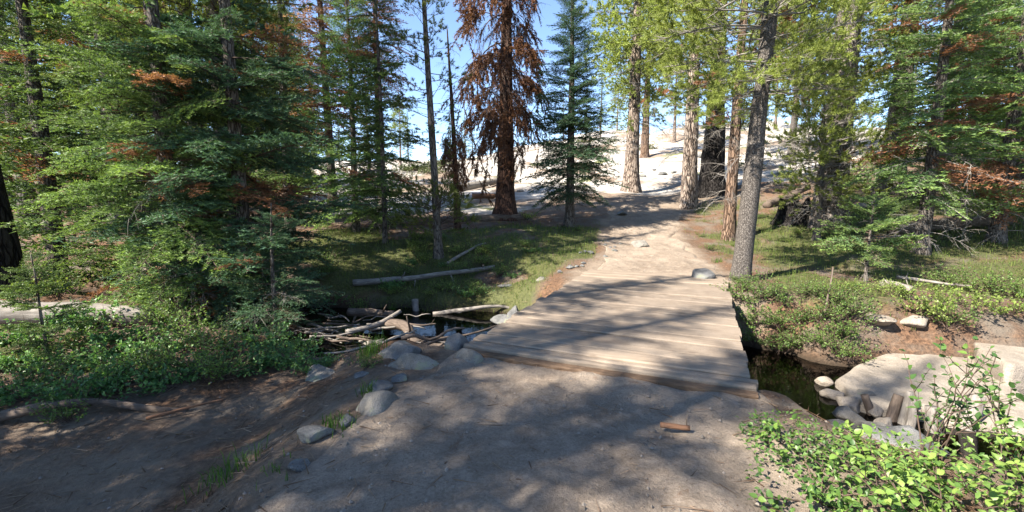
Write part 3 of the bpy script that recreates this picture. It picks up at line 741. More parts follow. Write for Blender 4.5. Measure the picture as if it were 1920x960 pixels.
def left_background():
    r = np.random.default_rng(44)
    # broad dark trunk at the very edge
    fn = path_fn(16, (-.035, 0), .002, 5)
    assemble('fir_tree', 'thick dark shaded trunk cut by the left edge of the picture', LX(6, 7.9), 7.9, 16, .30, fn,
             fir_spec(16, 2.1, 6.0, fn, FIR_LO, r, .34, (3, 4), GREEN_DARK, GREEN_DARK * 1.8, .05), 'bark_burnt_and_shaded', 'fir', seed=5)  # near-black bark puts the shade on this trunk into its colour
    for px, y, v, s, lab in ((112, 9.7, 0, .9, 'dark fir behind the sapling at the left edge'), (195, 14.6, 1, 1.05, 'ragged fir with brown sprays between the edge trunk and the bright fir'),
                             (60, 15.5, 2, 1.1, 'sparse tall fir far behind the left edge trunk'), (285, 15.0, 0, 1.05, 'fir behind the bright green fir, sky showing around it')):
        plant(VF[v], 'fir_tree', lab, LX(px, y), y, s, None, FIRGROUP, r, dict(z0=.6, z1=3, n=10, L=(.6, 1.3)))
    for px, y, v, s, lab in ((231, 14.2, 0, 1.15, 'tall straight pine trunk rising behind the bright fir at the top left'), (394, 11.4, 0, .9, 'slim grey pine trunk, first of two rising between the bright fir and the dark fir'),
                             (440, 11.0, 0, 1.0, 'thicker grey pine trunk, second of two rising just behind the dark fir')):
        plant(VP[v], 'pine_tree', lab, LX(px, y), y, s, None, 'pines behind the left firs', r, dict(z0=1, z1=4.5, n=10, L=(.5, 1.2)), 1.15)
    for i, (px, y, v, s_) in enumerate([(330, 19, 0, .9), (500, 17, 1, .8), (555, 22, 0, .85), (150, 18, 1, .95), (20, 19, 0, 1.0), (415, 23, 1, 1.0), (250, 24, 0, 1.1), (580, 27, 1, .8), (470, 29, 0, 1.0), (90, 23, 2, 1.1), (350, 32, 1, 1.1), (545, 14.8, 2, .75)]):
        plant(VF[v], 'fir_tree', ['dark fir', 'light green fir', 'ragged brown flecked fir'][v] + ' in the wood behind the left firs, ' + ('seen past the edge trunk' if px < 160 else 'seen past the bright fir' if px < 380 else 'seen past the dark fir'), LX(px, y), y, s_, None, 'firs in the wood behind the left firs', r)
left_background()

def middle_trees():
    r = np.random.default_rng(55)
    # lit fir pair and thin stems between the firs and the dead tree
    fn = path_fn(8.4, (.004, 0), .006, 6)
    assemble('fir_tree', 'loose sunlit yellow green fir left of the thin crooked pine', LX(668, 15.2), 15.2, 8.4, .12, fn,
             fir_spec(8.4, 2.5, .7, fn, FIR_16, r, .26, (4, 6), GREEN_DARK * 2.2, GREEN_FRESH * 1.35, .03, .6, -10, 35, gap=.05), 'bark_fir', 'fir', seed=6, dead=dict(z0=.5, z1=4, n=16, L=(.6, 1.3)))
    fn = path_fn(10, (.0, 0), .008, 7)
    assemble('fir_tree', 'slender darker fir close on the right of the sunlit yellow green fir', LX(722, 13.6), 13.6, 8.5, .08, fn,
             fir_spec(8.5, 1.7, .9, fn, FIR_MID, r, .18, (3, 4), GREEN_DARK, GREEN_FRESH * .8, .02, .6, -14, 30, gap=.2), 'bark_fir', 'fir', seed=7, dead=dict(z0=.5, z1=2.5, n=10, L=(.5, 1.0)))
    fn = path_fn(15, (-.01, 0), .004, 8)
    assemble('dead_fir', 'orange brown dying fir behind the sunlit fir, below open sky', LX(625, 19.5), 19.5, 14.5, .2, fn,
             fir_spec(14.5, 2.4, 3.0, fn, FIR_MID, r, .22, (3, 4), STRAW * .8, STRAW, .5, .6, -12, 30, gap=.1, sw=10), 'bark_fir', 'dead', seed=8)
    fn = path_fn(14, (.006, 0), .004, 9)
    assemble('dead_fir', 'rusty red dying fir top rising behind the slender darker fir', LX(716, 20.5), 20.5, 14, .2, fn,
             fir_spec(14, 1.9, 5.2, fn, FIR_MID, r, .22, (3, 4), BROWN_DARK, BROWN, .5, .6, -12, 30, gap=.1, sw=10), 'bark_fir', 'dead', seed=9)
    # thin crooked pine
    fn0 = path_fn(10.5, (-.030, 0), .006, 2.2)
    fn = fn0
    sp = pine_spec(10.5, .95, 2.6, fn, PINE_SMALL, r, .22, (2, 3), GREEN_PINE * .25, GREEN_PINE * .5, 0, el=(0, 30), base=.8)
    sp += pine_spec(2.0, 1.1, .6, fn, PINE_SMALL, r, .11, (3, 4), GREEN_PINE * .28, GREEN_PINE * .6, 0, el=(0, 35), base=.8)
    assemble('pine_tree', 'thin crooked pine with sparse tufts and a bushy skirt low on its stem', LX(822, 12.8), 12.8, 10.5, .125, fn, sp, 'bark_fir', 'pine', seed=10, flare=.3)
    fn = path_fn(6.8, (-.03, 0), .006, .5)
    sp = [(DROOP[i % 4], fn(z), a, rad(-15), 0, .45 * r.uniform(.7, 1.2), BROWN_DARK * .8, BROWN * .8) for i, (z, a) in enumerate(zip(r.uniform(1.8, 3.6, 26), r.uniform(0, 6.28, 26)))]
    assemble('dead_tree', 'thin dead snag with a rusty clump halfway up, left of the large dead tree', LX(858, 15.8), 15.8, 6.8, .12, fn, sp, 'bark_dead', 'dead', seed=11, tip=.02,
             dead=dict(z0=3.5, z1=6.4, n=14, L=(.25, .6), dark=True))
    # large rusty dead tree
    fn = path_fn(15, (.004, 0), .003, 12)
    sp = []
    az = 0
    for z in np.arange(2.8, 13.5, .085):
        az += 2.4 + r.normal(0, .4); k = 1.0 if z < 7 else .85
        if z > 9.6 and r.random() < .5: continue
        bare = r.random() < (.45 if (math.cos(az) < -.2 and 4 < z < 7.5) else .18)
        T = DROOP_BARE[r.integers(3)] if bare else DROOP[r.integers(4)]
        Ls = (1.35 if z > 3.4 else .85) * k * r.uniform(.6, 1.15) * (1.25 if math.cos(az) < -.3 and z > 3.5 else 1)
        sp.append((T, fn(z), az, rad(r.normal(8, 10)), r.normal(0, .2), Ls / 1.6 * 1.3, BROWN_DARK * .55, BROWN * .62))
    assemble('dead_tree', 'large rusty brown dead conifer with hanging curtains of needles beside the green fir', LX(948, 18), 18, 15, .37, fn, sp, 'bark_dead', 'dead', seed=12, seg=18, flare=.5,
             dead=dict(z0=1.6, z1=5, n=20, L=(.6, 1.3), dark=True))
    # the lone green fir
    fn = path_fn(9.4, (-.003, 0), .002, 13)
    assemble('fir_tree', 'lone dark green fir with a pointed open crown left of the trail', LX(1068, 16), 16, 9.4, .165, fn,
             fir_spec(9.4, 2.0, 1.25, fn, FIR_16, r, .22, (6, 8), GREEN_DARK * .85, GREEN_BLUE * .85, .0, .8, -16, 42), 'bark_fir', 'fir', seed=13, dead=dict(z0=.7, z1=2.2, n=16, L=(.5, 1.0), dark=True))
middle_trees()

def right_trees():
    r = np.random.default_rng(66)
    # sunlit pine on the granite edge
    fn = path_fn(17, (.003, 0), .002, 14)
    sp = pine_spec(17, 2.7, 5.2, fn, PINE_MID, r, .24, (2, 4), GREEN_PINE * .75, GREEN_PINE * 1.35, .06, sw=12, el=(-18, 35))
    sp += pine_spec(6, 1.7, 3.4, fn, PINE_MID, r, .35, (1, 2), GREEN_PINE * .6, GREEN_PINE * 1.2, .1, el=(-30, 0))
    assemble('pine_tree', 'tall sunlit pine with pale bark at the foot of the granite slope', LX(1183, 24.5), 24.5, 17, .40, fn, sp, 'bark_sun', 'pine', 'twig', seed=14, seg=18, flare=.4, dead=dict(z0=2.5, z1=6, n=18, L=(1, 2)))
    fn = path_fn(16, (-.012, 0), .003, 15)
    sp = pine_spec(16, 2.2, 4.6, fn, PINE_MID, r, .26, (2, 3), GREEN_PINE * .6, GREEN_PINE * 1.1, .1, sw=10.5)
    assemble('pine_tree', 'straight pine trunk with dead grey twigs, left of the burnt trunk', LX(1291, 20.2), 20.2, 16, .35, fn, sp, 'bark_sun', 'pine', 'twig', seed=15, seg=18, flare=.25, dead=dict(z0=2.2, z1=5.2, n=26, L=(.8, 1.7)))
    fn = path_fn(13, (.0, 0), .004, 16)
    assemble('burnt_tree', 'broad fire blackened trunk standing between two pine trunks', LX(1333, 22.6), 22.6, 13, .58, fn, None, 'bark_burnt_and_shaded', 'pine', seed=16, seg=20, flare=.3, dead=dict(z0=2, z1=6, n=18, L=(1.0, 2.0)))
    fn = path_fn(13, (.008, 0), .006, 17)
    sp = pine_spec(13, 1.6, 3.6, fn, PINE_MID, r, .28, (2, 3), GREEN_PINE * .5, GREEN_PINE * .95, .12, sw=8)
    assemble('pine_tree', 'thin orange barked pine trunk left of the grey leaning pine', LX(1366, 14.2), 14.2, 13, .19, fn, sp, 'bark_red', 'pine', 'twig', seed=17, flare=.25, dead=dict(z0=1.0, z1=3.6, n=18, L=(.5, 1.1)))
    # the grey leaning pine by the bridge
    fn = path_fn(14, (.055, .01), .006, 3.5)
    sp = pine_spec(14, 2.5, 3.9, fn, PINE_HI, r, .18, (3, 4), GREEN_PINE * .6, GREEN_PINE * 1.25, .01, sw=6.3, el=(-16, 35))
    for z, a, L in ((3.55, 3.3, 1.2), (3.7, 3.9, 1.5), (3.9, 3.05, 1.5), (4.0, 4.4, 1.3), (3.5, 2.6, 1.0), (3.8, 5.2, 1.3), (4.2, 4.0, 1.6), (4.3, 3.2, 1.7), (3.75, .3, 1.0), (4.1, 5.9, 1.3), (4.4, 4.7, 1.6), (4.5, 2.9, 1.6)):
        sp.append((PINE_HI[r.integers(4)], fn(z), a, rad(r.normal(-14, 8)), r.normal(0, .3), L / 1.6, GREEN_PINE * .6, GREEN_PINE * 1.3))
    assemble('pine_tree', 'grey leaning pine at the far corner of the footbridge with bright needles overhead', LX(1388, 9.15), 9.15, 14, .185, fn, sp, 'bark_pine', 'pine', 'twig', seed=18, seg=22, rings=40, flare=.18, dead=dict(z0=2.4, z1=4.2, n=8, L=(.5, 1.1)))
    # thick pine with a leafy skirt
    fn = path_fn(18, (.006, 0), .002, 19)
    sp = pine_spec(18, 2.8, 4.6, fn, PINE_MID, r, .22, (2, 4), GREEN_PINE * .6, GREEN_PINE * 1.15, .05, sw=8.5, el=(-20, 35))
    assemble('pine_tree', 'thick grey pine trunk behind the bushy young pine, right of the leaning pine', LX(1552, 14.8), 14.8, 18, .47, fn, sp, 'bark_thick', 'pine', 'twig', seed=19, seg=22, flare=.25, dead=dict(z0=2, z1=6, n=16, L=(.8, 1.6)))
    fn = path_fn(4.2, (-.02, 0), .01, 20)
    sp = pine_spec(4.4, 1.35, 1.25, fn, PINE_SMALL, r, .10, (4, 5), GREEN_PINE * .5, GREEN_PINE * 1.05, .02, el=(-15, 45), base=.8)
    assemble('young_pine', 'bushy young pine with dense tufts in front of the thick grey trunk', LX(1530, 13.3), 13.3, 4.2, .10, fn, sp, 'bark_pine', 'pine', 'twig', seed=20, dead=dict(z0=.7, z1=1.9, n=14, L=(.5, .9)))
    # right-hand group
    fn = path_fn(18, (.012, 0), .003, 21)
    assemble('fir_tree', 'tall thick trunk with dark upper stem right of the bushy young pine', LX(1668, 19.5, 2.1), 19.5, 18, .45, fn,
             fir_spec(18, 2.2, 3.6, fn, FIR_MID, r, .26, (3, 4), GREEN_DARK * 1.4, GREEN_FRESH * .9, .1, gap=.15, sw=10), 'bark_thick', 'fir', 'twig', seed=21, seg=18, dead=dict(z0=2, z1=6, n=18, L=(.8, 1.6)))
    fn = path_fn(11, (.004, 0), .004, 22)
    assemble('fir_tree', 'half brown fir with rusty sprays and a dead twiggy base right of the creek', LX(1728, 11.2, .5), 11.2, 11, .15, fn,
             fir_spec(11, 2.0, 1.5, fn, FIR_16, r, .27, (4, 6), GREEN_DARK * 1.8, GREEN_FRESH * 1.25, .2, .7, -10, 30, sw=6.8), 'bark_fir', 'fir', 'twig', seed=22, dead=dict(z0=.3, z1=2.8, n=34, L=(.5, 1.2)))
    fn = path_fn(12, (.01, 0), .004, 23)
    assemble('fir_tree', 'pale green fir with brown lower sprays at the right edge', LX(1868, 11.6, .7), 11.6, 12, .16, fn,
             fir_spec(12, 2.0, 1.0, fn, FIR_MID, r, .17, (3, 4), GREEN_DARK * 1.9, GREEN_FRESH * 1.4, .22, .7, -10, 30, sw=7), 'bark_fir', 'fir', 'twig', seed=23, dead=dict(z0=.3, z1=3, n=26, L=(.5, 1.2)))
    fn = path_fn(1.95, (.0, 0), .01, 24)
    assemble('fir_sapling', 'small green fir sapling with a bare thin stem on the right bank', LX(1622, 9.0), 9.0, 1.85, .035, fn,
             fir_spec(1.85, 1.05, .75, fn, FIR_SMALL, r, .15, (4, 5), GREEN_DARK * 1.5, GREEN_FRESH, .03, .7, 0, 40, base=.6), 'bark_fir', 'fir', seed=24, seg=8, rings=12, tip=.008, dead=dict(z0=.2, z1=.7, n=4, L=(.2, .4)))
    for px, y, V, s, lab in ((1800, 15.5, VF[1], 1.0, 'fir between the half brown fir and the right edge, set further back'), (1905, 15.0, VP[0], .95, 'pine leaning into view at the top right corner'),
                             (1760, 20, VF[2], 1.1, 'brown flecked fir deep in the right hand trees'), 
                             (1585, 29, VP[1], 1.0, 'pine standing further up the slope behind the thick pine'), (1480, 30, VP[0], 1.0, 'pine on the slope seen past the leaning pine'),
                             (1420, 34, VP[1], 1.1, 'pine on the upper slope directly behind the leaning pine'), (1830, 24, VF[0], 1.1, 'dark fir at the back of the right hand trees'), (1880, 19, VF[2], 1.0, 'fir just behind the pale green fir at the right edge')):
        plant(V, 'pine_tree' if V in VP else 'fir_tree', lab, LX(px, y), y, s, None, 'trees on the right bank', r)
    fn = path_fn(15, (.0, 0), .003, 25)
    assemble('pine_tree', 'red barked pine far up the granite slope, right of the tall sunlit pine', LX(1208, 40), 40, 15, .36, fn,
             pine_spec(15, 2.6, 4.0, fn, PINE_LO, r, .4, (2, 3), GREEN_PINE * .6, GREEN_PINE * 1.0, .1), 'bark_red', 'pine', seed=25, flare=.2)
right_trees()

def far_trees():
    r = np.random.default_rng(77)
    spots = [(870, 70, 1), (893, 78, 0), (846, 60, 1), (1130, 62, 1), (1098, 75, 0), (1160, 90, 2), (560, 34, 1), (600, 40, 0), (530, 28, 2), (480, 24, 1), (350, 26, 0), (260, 22, 2), (160, 24, 1), (90, 28, 0), (20, 24, 1), (300, 36, 1), (420, 40, 0), (690, 48, 1), (740, 55, 2), (770, 66, 0), (640, 60, 1), (200, 40, 2), (50, 40, 0), (1260, 52, 2), (1300, 60, 1), (1340, 56, 2), (1390, 62, 0), (1450, 55, 2), (1510, 60, 1), (1550, 50, 2), (1700, 40, 1), (1740, 48, 0), (1790, 36, 2), (1850, 44, 1), (1900, 33, 0), (1950, 40, 1), (-60, 30, 0), (130, 55, 1), (380, 60, 0), (980, 95, 1), (1030, 100, 0), (1060, 85, 1)]
    for px, y, v in spots:
        x = LX(px, y) + r.normal(0, .4)
        side = 'far on the left behind the firs' if px < 560 else 'on the skyline left of the large dead tree' if px < 900 else 'on the skyline behind the lone fir' if px < 1165 else 'on the upper granite slope behind the trunks' if px < 1570 else 'far up the slope behind the right hand trees'
        plant(VL[v], 'pine_tree' if v == 2 else 'fir_tree', ('small distant pine ' if v == 2 else 'small distant dark fir ' if v == 0 else 'small distant light green fir ') + side, x, y, r.uniform(.7, 1.0) if y < 50 else r.uniform(.55, .85), None, 'distant trees ' + side, r)
far_trees()

# trees beyond the left edge and behind the viewer, whose shade falls on trail and bridge
def shade_trees():
    r = np.random.default_rng(88)
    spots = [(-7.0, 2.8, VF[1], 1.12), (-8.5, -.4, VF[2], 1.0), (-6.9, -1.4, VF[2], 1.0), (-9.6, -2.6, VF[1], 1.1), (-5.0, -5.0, VF[2], 1.0), (-11.6, -1.9, VF[2], 1.1)]
    for i, (x, y, v, s) in enumerate(spots):
        plant(v, 'pine_tree' if v in VP else 'fir_tree', 'tree standing beside the trail out of the picture to the left', x, y, s, None, 'trees beside the trail left of the view', r)
    for x, y, v, s in [(17, 9, VF[1], 1.0), (20, 13, VF[0], 1.1), (15.5, 5.5, VF[2], .9), (23, 8, VP[0], 1.0), (26, 15, VF[1], 1.1), (19, 3, VP[1], 1.0), (24, 20, VF[0], 1.1), (29, 10, VF[2], 1.1)]:
        plant(v, 'pine_tree' if v in VP else 'fir_tree', 'tree on the creek bank out of the picture to the right', x, y, s, None, 'trees on the creek bank right of the view', r)
shade_trees()

# ------------------------------------------------------------------ rocks
def pt(px, py, z):
    """point at height z seen at a photo pixel"""
    a = math.atan((py - 480) / F) + PITCH; y = (CAMZ - z) / math.tan(a)
    return np.array([X_at(px, y, z), y, z])
def gpt(px, py):
    """where the line of sight through a photo pixel meets the ground"""
    a = math.atan((py - 480) / F) + PITCH; y = np.geomspace(1.2, 90, 700); z = CAMZ - y * math.tan(a)
    x = (px - 960) / F * (y * math.cos(PITCH) + (CAMZ - z) * math.sin(PITCH)); k = np.argmax(z < height(x, y))
    return np.array([x[k], y[k], float(height(x[k:k + 1], y[k:k + 1])[0])])
def rock_mesh(seed, size=(1, 1, 1), cuts=14, mat_='rock', sub=4, rough=.09):
    r = np.random.default_rng(seed); bm = bmesh.new(); bmesh.ops.create_icosphere(bm, subdivisions=sub, radius=1)
    v = np.array([q.co[:] for q in bm.verts]); f = np.array([[q.index for q in t.verts] for t in bm.faces]); bm.free()
    for k in range(cuts):
        n = unit(r.normal(0, 1, 3)); d = r.uniform(.48, .8); h = v @ n - d; m = h > 0
        v[m] -= n[None] * (h[m] * .92)[:, None]
    nn = fbm(v[:, 0] * 1.6 + seed, v[:, 1] * 1.6, v[:, 2] * 1.6, o=5, seed=seed)
    v = v * (1 + rough * nn)[:, None] * np.asarray(size) * .58
    return make_mesh('rock', v, f, None, M[mat_], True)
def rock(label, p, size, seed, m='rock', group=None, name='rock', rotz=0, sink=.3, cat='rock', tilt=(0, 0), cuts=14):
    o = link(name, rock_mesh(seed, size, cuts, m, 4 if max(size) > .5 and name == 'rock' and not group else 3), None, (p[0], p[1], p[2] + size[2] * (.5 - sink)), rotz, label, cat, group)
    o.rotation_euler = (tilt[0], tilt[1], rotz); return o
def slab(label, poly, ztop, thick, seed, m='slab', tilt=(0, 0), name='granite_slab'):
    poly = np.asarray(poly, float); c = poly.mean(0); q = np.concatenate([poly, poly[:1]])
    n = 72; s = np.linspace(0, len(poly), n, endpoint=False); P = np.stack([np.interp(s, np.arange(len(q)), q[:, i]) for i in (0, 1)], -1)
    for _ in range(3): P = .25 * np.roll(P, 1, 0) + .5 * P + .25 * np.roll(P, -1, 0)
    P = P + .05 * np.stack([fbm(P[:, 0] * 2, P[:, 1] * 2, seed=seed), fbm(P[:, 0] * 2, P[:, 1] * 2, seed=seed + 9)], -1)
    V = []
    rings = [(1.02, -thick), (1.01, -thick * .55), (1.0, -.07), (.985, -.025), (.955, -.004), (.88, 0), (.75, .0), (.6, 0), (.45, 0), (.3, 0), (.15, 0), (.04, 0)]
    for k, dz in rings:
        X = c + (P - c) * k; z = ztop + dz + tilt[0] * (X[:, 0] - c[0]) + tilt[1] * (X[:, 1] - c[1]) + .03 * fbm(X[:, 0] * 1.1, X[:, 1] * 1.1, seed=seed + 3, o=4)
        if dz < -.03: X = X + .03 * np.stack([fbm(X[:, 0] * 5, X[:, 1] * 5 + dz * 9, seed=seed), fbm(X[:, 0] * 5, X[:, 1] * 5 + dz * 9, seed=seed + 5)], -1)
        V.append(np.column_stack([X, z]))
    V = np.concatenate(V); i = np.arange(len(rings) - 1)[:, None] * n; j = np.arange(n)[None]; k = (j + 1) % n
    f = np.stack([np.stack([i + j, i + k, i + n + k], -1), np.stack([i + j, i + n + k, i + n + j], -1)], 2).reshape(-1, 3)
    e = (len(rings) - 1) * n; f = np.concatenate([f, [(e, e + t, e + t + 1) for t in range(1, n - 1)]])
    o3 = np.array([c[0], c[1], ztop])
    return link(name, make_mesh(name, V - o3, f, None, M[m], True), None, o3, None, label, 'rock')
def rocks():
    g = lambda px, py, z: pt(px, py, z)[:2]
    slab('broad flat sunlit granite slab on the right side of the creek', [g(px, py, -.66) for px, py in ((1560, 708), (1625, 670), (1700, 650), (1800, 642), (1850, 672), (1935, 750), (1990, 800), (1850, 786), (1700, 768), (1600, 748))], -.67, .4, 3, tilt=(0, .03))
    slab('second granite slab with a dark undercut at the right edge, behind the broad slab', [g(px, py, -.42) for px, py in ((1800, 628), (1850, 612), (1960, 622), (2020, 680), (1895, 688))], -.42, .5, 5, tilt=(-.02, .03))
    R = [('rounded tan boulder resting above the broad slab', gpt(1712, 617), (.40, .26, .26), 11, 'slab'), ('low pale flat rock beside the tan boulder above the slab', gpt(1640, 604), (.62, .36, .16), 12, 'slab'),
         ('large blue grey boulder behind the leaves in the foreground', (3.2, 3.45, -.62), (1.25, .85, .66), 13, 'rock_grey'),
         ('grey stone wedged at the foot of the leaning pine', (4.02, 9.12, .03), (.46, .42, .40), 14, 'rock_grey'),
         ('pale boulder by the trail edge above the log jam', (-1.02, 4.42, -.20), (.62, .42, .30), 15, 'rock'), ('smoother grey boulder behind the pale boulder by the trail edge', (-1.28, 4.78, -.28), (.80, .50, .36), 16, 'rock_grey'),
         ('low stone with grass sunk in the bank beside the near trail', (-1.12, 3.42, -.20), (.42, .34, .26), 17, 'rock'), ('flat brown stone half buried in the dirt left of the boulders', (-2.1, 4.72, -.34), (.62, .36, .16), 18, 'rock'),
         ('white flat stone lying on the bank left of the bridge far end', gpt(1015, 524), (.36, .26, .13), 19, 'rock'),
         ('embedded grey rock at the right edge of the climbing trail', (3.78, 12.9, .34), (.56, .40, .28), 20, 'rock'), ('dark rock outcrop lying across the trail further up', (4.6, 18.6, 1.12), (1.1, .5, .22), 21, 'rock_grey'),
         ('low slab rock at the pool edge beside the bridge, left side', (-.12, 8.75, -.78), (.6, .34, .24), 22, 'rock_grey'), ('grey rock at the pool edge beside the low slab rock', (.05, 8.95, -.72), (.55, .36, .34), 23, 'rock_grey'),
         ('square block of rock on the far bank of the pool', (-.1, 10.35, -.2), (.42, .28, .2), 24, 'rock_grey'), ('small stone at the near corner of the bridge, creek side', (-.62, 4.95, -.26), (.36, .30, .34), 25, 'rock_grey'),
         ('stone under the near left corner of the bridge end', (-.42, 4.55, -.16), (.40, .30, .34), 26, 'rock')]
    for lab, p, s, sd, m in R: rock(lab, (p[0], p[1], hz(p[0], p[1]) if sd not in (13, 14, 22, 23) else p[2]), s, sd, m, rotz=sd * 1.7, sink=.6 if sd in (15, 16, 17, 18, 19, 24, 25, 26) else .34)
    r = np.random.default_rng(5)
    for i, (px, py, z, w_) in enumerate([(1590, 742, -.66, .34), (1622, 728, -.64, .28), (1560, 722, -.62, .24), (1600, 770, -.72, .36), (1640, 752, -.66, .26), (1575, 790, -.76, .30), (1545, 700, -.55, .22), (1632, 792, -.74, .40), (1660, 775, -.7, .24)]):
        p = pt(px, py, -.64); p[2] = max(hz(p[0], p[1]), -.78); rock(['pale creek stone, ', 'tan creek stone, '][i % 2] + ['largest at the tip of the cluster by the slab', 'at the back of the cluster by the slab', 'at the edge of the bridge shadow', 'in the middle of the cluster by the slab', 'touching the near edge of the slab', 'lowest in the bridge shadow', 'highest by the dirt bank under the shrub', 'flat topped and nearest the blue grey boulder', 'small, beside the broken stakes'][i], p, (w_, w_ * .8, w_ * .6), 40 + i, 'slab' if i % 2 == 0 else 'rock', 'stones at the creek edge by the slab', 'creek_stone', r.uniform(0, 6), cat='stone')
    for i, (x, y, w_) in enumerate([(-1.45, 5.75, .30), (-1.05, 5.55, .36), (-1.75, 6.15, .26), (-.85, 5.95, .30), (-2.6, 7.25, .28), (-3.3, 8.0, .36), (-.65, 6.4, .26), (-2.2, 9.55, .4), (-3.2, 9.6, .34), (-1.2, 9.75, .3)]):
        rock('dark wet stone in the shade of the log jam', (x, y, hz(x, y) + .04), (w_, w_ * .75, w_ * .5), 60 + i, 'rock_grey', 'dark stones around the log jam', 'creek_stone', r.uniform(0, 6), cat='stone')
    for i in range(16):   # edge stones of the far trail and bank left of the bridge
        t = r.random(); x = 1.55 + 1.5 * t + r.normal(0, .35); y = 10.2 + 3.6 * t + r.normal(0, .2); w_ = r.uniform(.10, .24)
        rock('small grey stone on the bare bank left of the bridge far end', (x, y, hz(x, y)), (w_, w_ * .8, w_ * .5), 80 + i % 5, 'rock_grey', 'small stones along the left edge of the far trail', 'stone', r.uniform(0, 6), cat='stone')
    for i, (x, y, w_) in enumerate([(-1.42, 3.0, .20), (-1.25, 3.18, .15), (-1.18, 3.75, .22), (-1.05, 3.98, .16), (-1.36, 2.62, .13), (-1.5, 4.25, .14)]):
        rock('small grey stone lining the left edge of the near trail', (x, y, hz(x, y)), (w_ * 1.2, w_, w_ * .6), 95 + i, 'rock_grey', 'stones lining the left edge of the near trail', 'stone', r.uniform(0, 6), cat='stone')
    for i in range(18):
        x = r.uniform(-6, 26); y = r.uniform(24, 42); w_ = r.uniform(.3, .9)
        rock('loose grey block lying on the sunlit granite slope', (x, y, hz(x, y)), (w_, w_ * .7, w_ * .4), 90 + i % 5, 'rock_grey', 'blocks scattered on the granite slope', 'rock', r.uniform(0, 6))
rocks()

# ------------------------------------------------------------------ logs, stumps and driftwood
def log(label, a, b, r0, r1, seed, m='log', name='fallen_log', wig=.02, seg=12, n=16, group=None, stubs=0, cat='log', flat=0.0, bend=(0, 0, 0)):
    a = np.asarray(a, float); b = np.asarray(b, float); L = np.linalg.norm(b - a); r = np.random.default_rng(seed)
    t = np.linspace(0, 1, n); P = a + (b - a) * t[:, None] + np.stack([fbm(t * 2 + seed, t * 0 + k, o=2, seed=seed) for k in range(3)], -1) * wig * L * np.sin(t * math.pi)[:, None] + np.asarray(bend) * L * np.sin(t * math.pi)[:, None]
    R = r0 + (r1 - r0) * t; c = a.copy()
    z = unit(b - a); ref = np.array([0, 0, 1.]) if abs(z[2]) < .9 else np.array([0, 1., 0]); xx = unit(np.cross(ref, z)); yy = np.cross(z, xx); Rm = np.stack([xx, yy, z], 1)
    loc = (P - a) @ Rm
    v, f = tube(loc, R, seg, bump=.16, freq=2.0, seed=seed)
    mb = MB(); mb.add(v, f); o = mb.build(name, M[m], None, True, label=label, cat=cat, group=group)
    o.matrix_world = Matrix([[*Rm[0], a[0]], [*Rm[1], a[1]], [*Rm[2], a[2]], [0, 0, 0, 1]])
    for i in range(stubs):
        k = r.integers(2, n - 2); d = unit(np.array([*r.normal(0, 1, 2), r.normal(.3, .4)])); l = r.uniform(2, 6) * r0
        vv, ff = tube(curve(loc[k], d, l, 4, (0, 0, 0), .05, r), np.linspace(R[k] * .35, R[k] * .12, 4), 6); m2 = MB(); m2.add(vv, ff); m2.build('branch_stub', M[m], o, True)
    return o
def gp(x, y, dz=0.0): return np.array([x, y, hz(x, y) + dz])
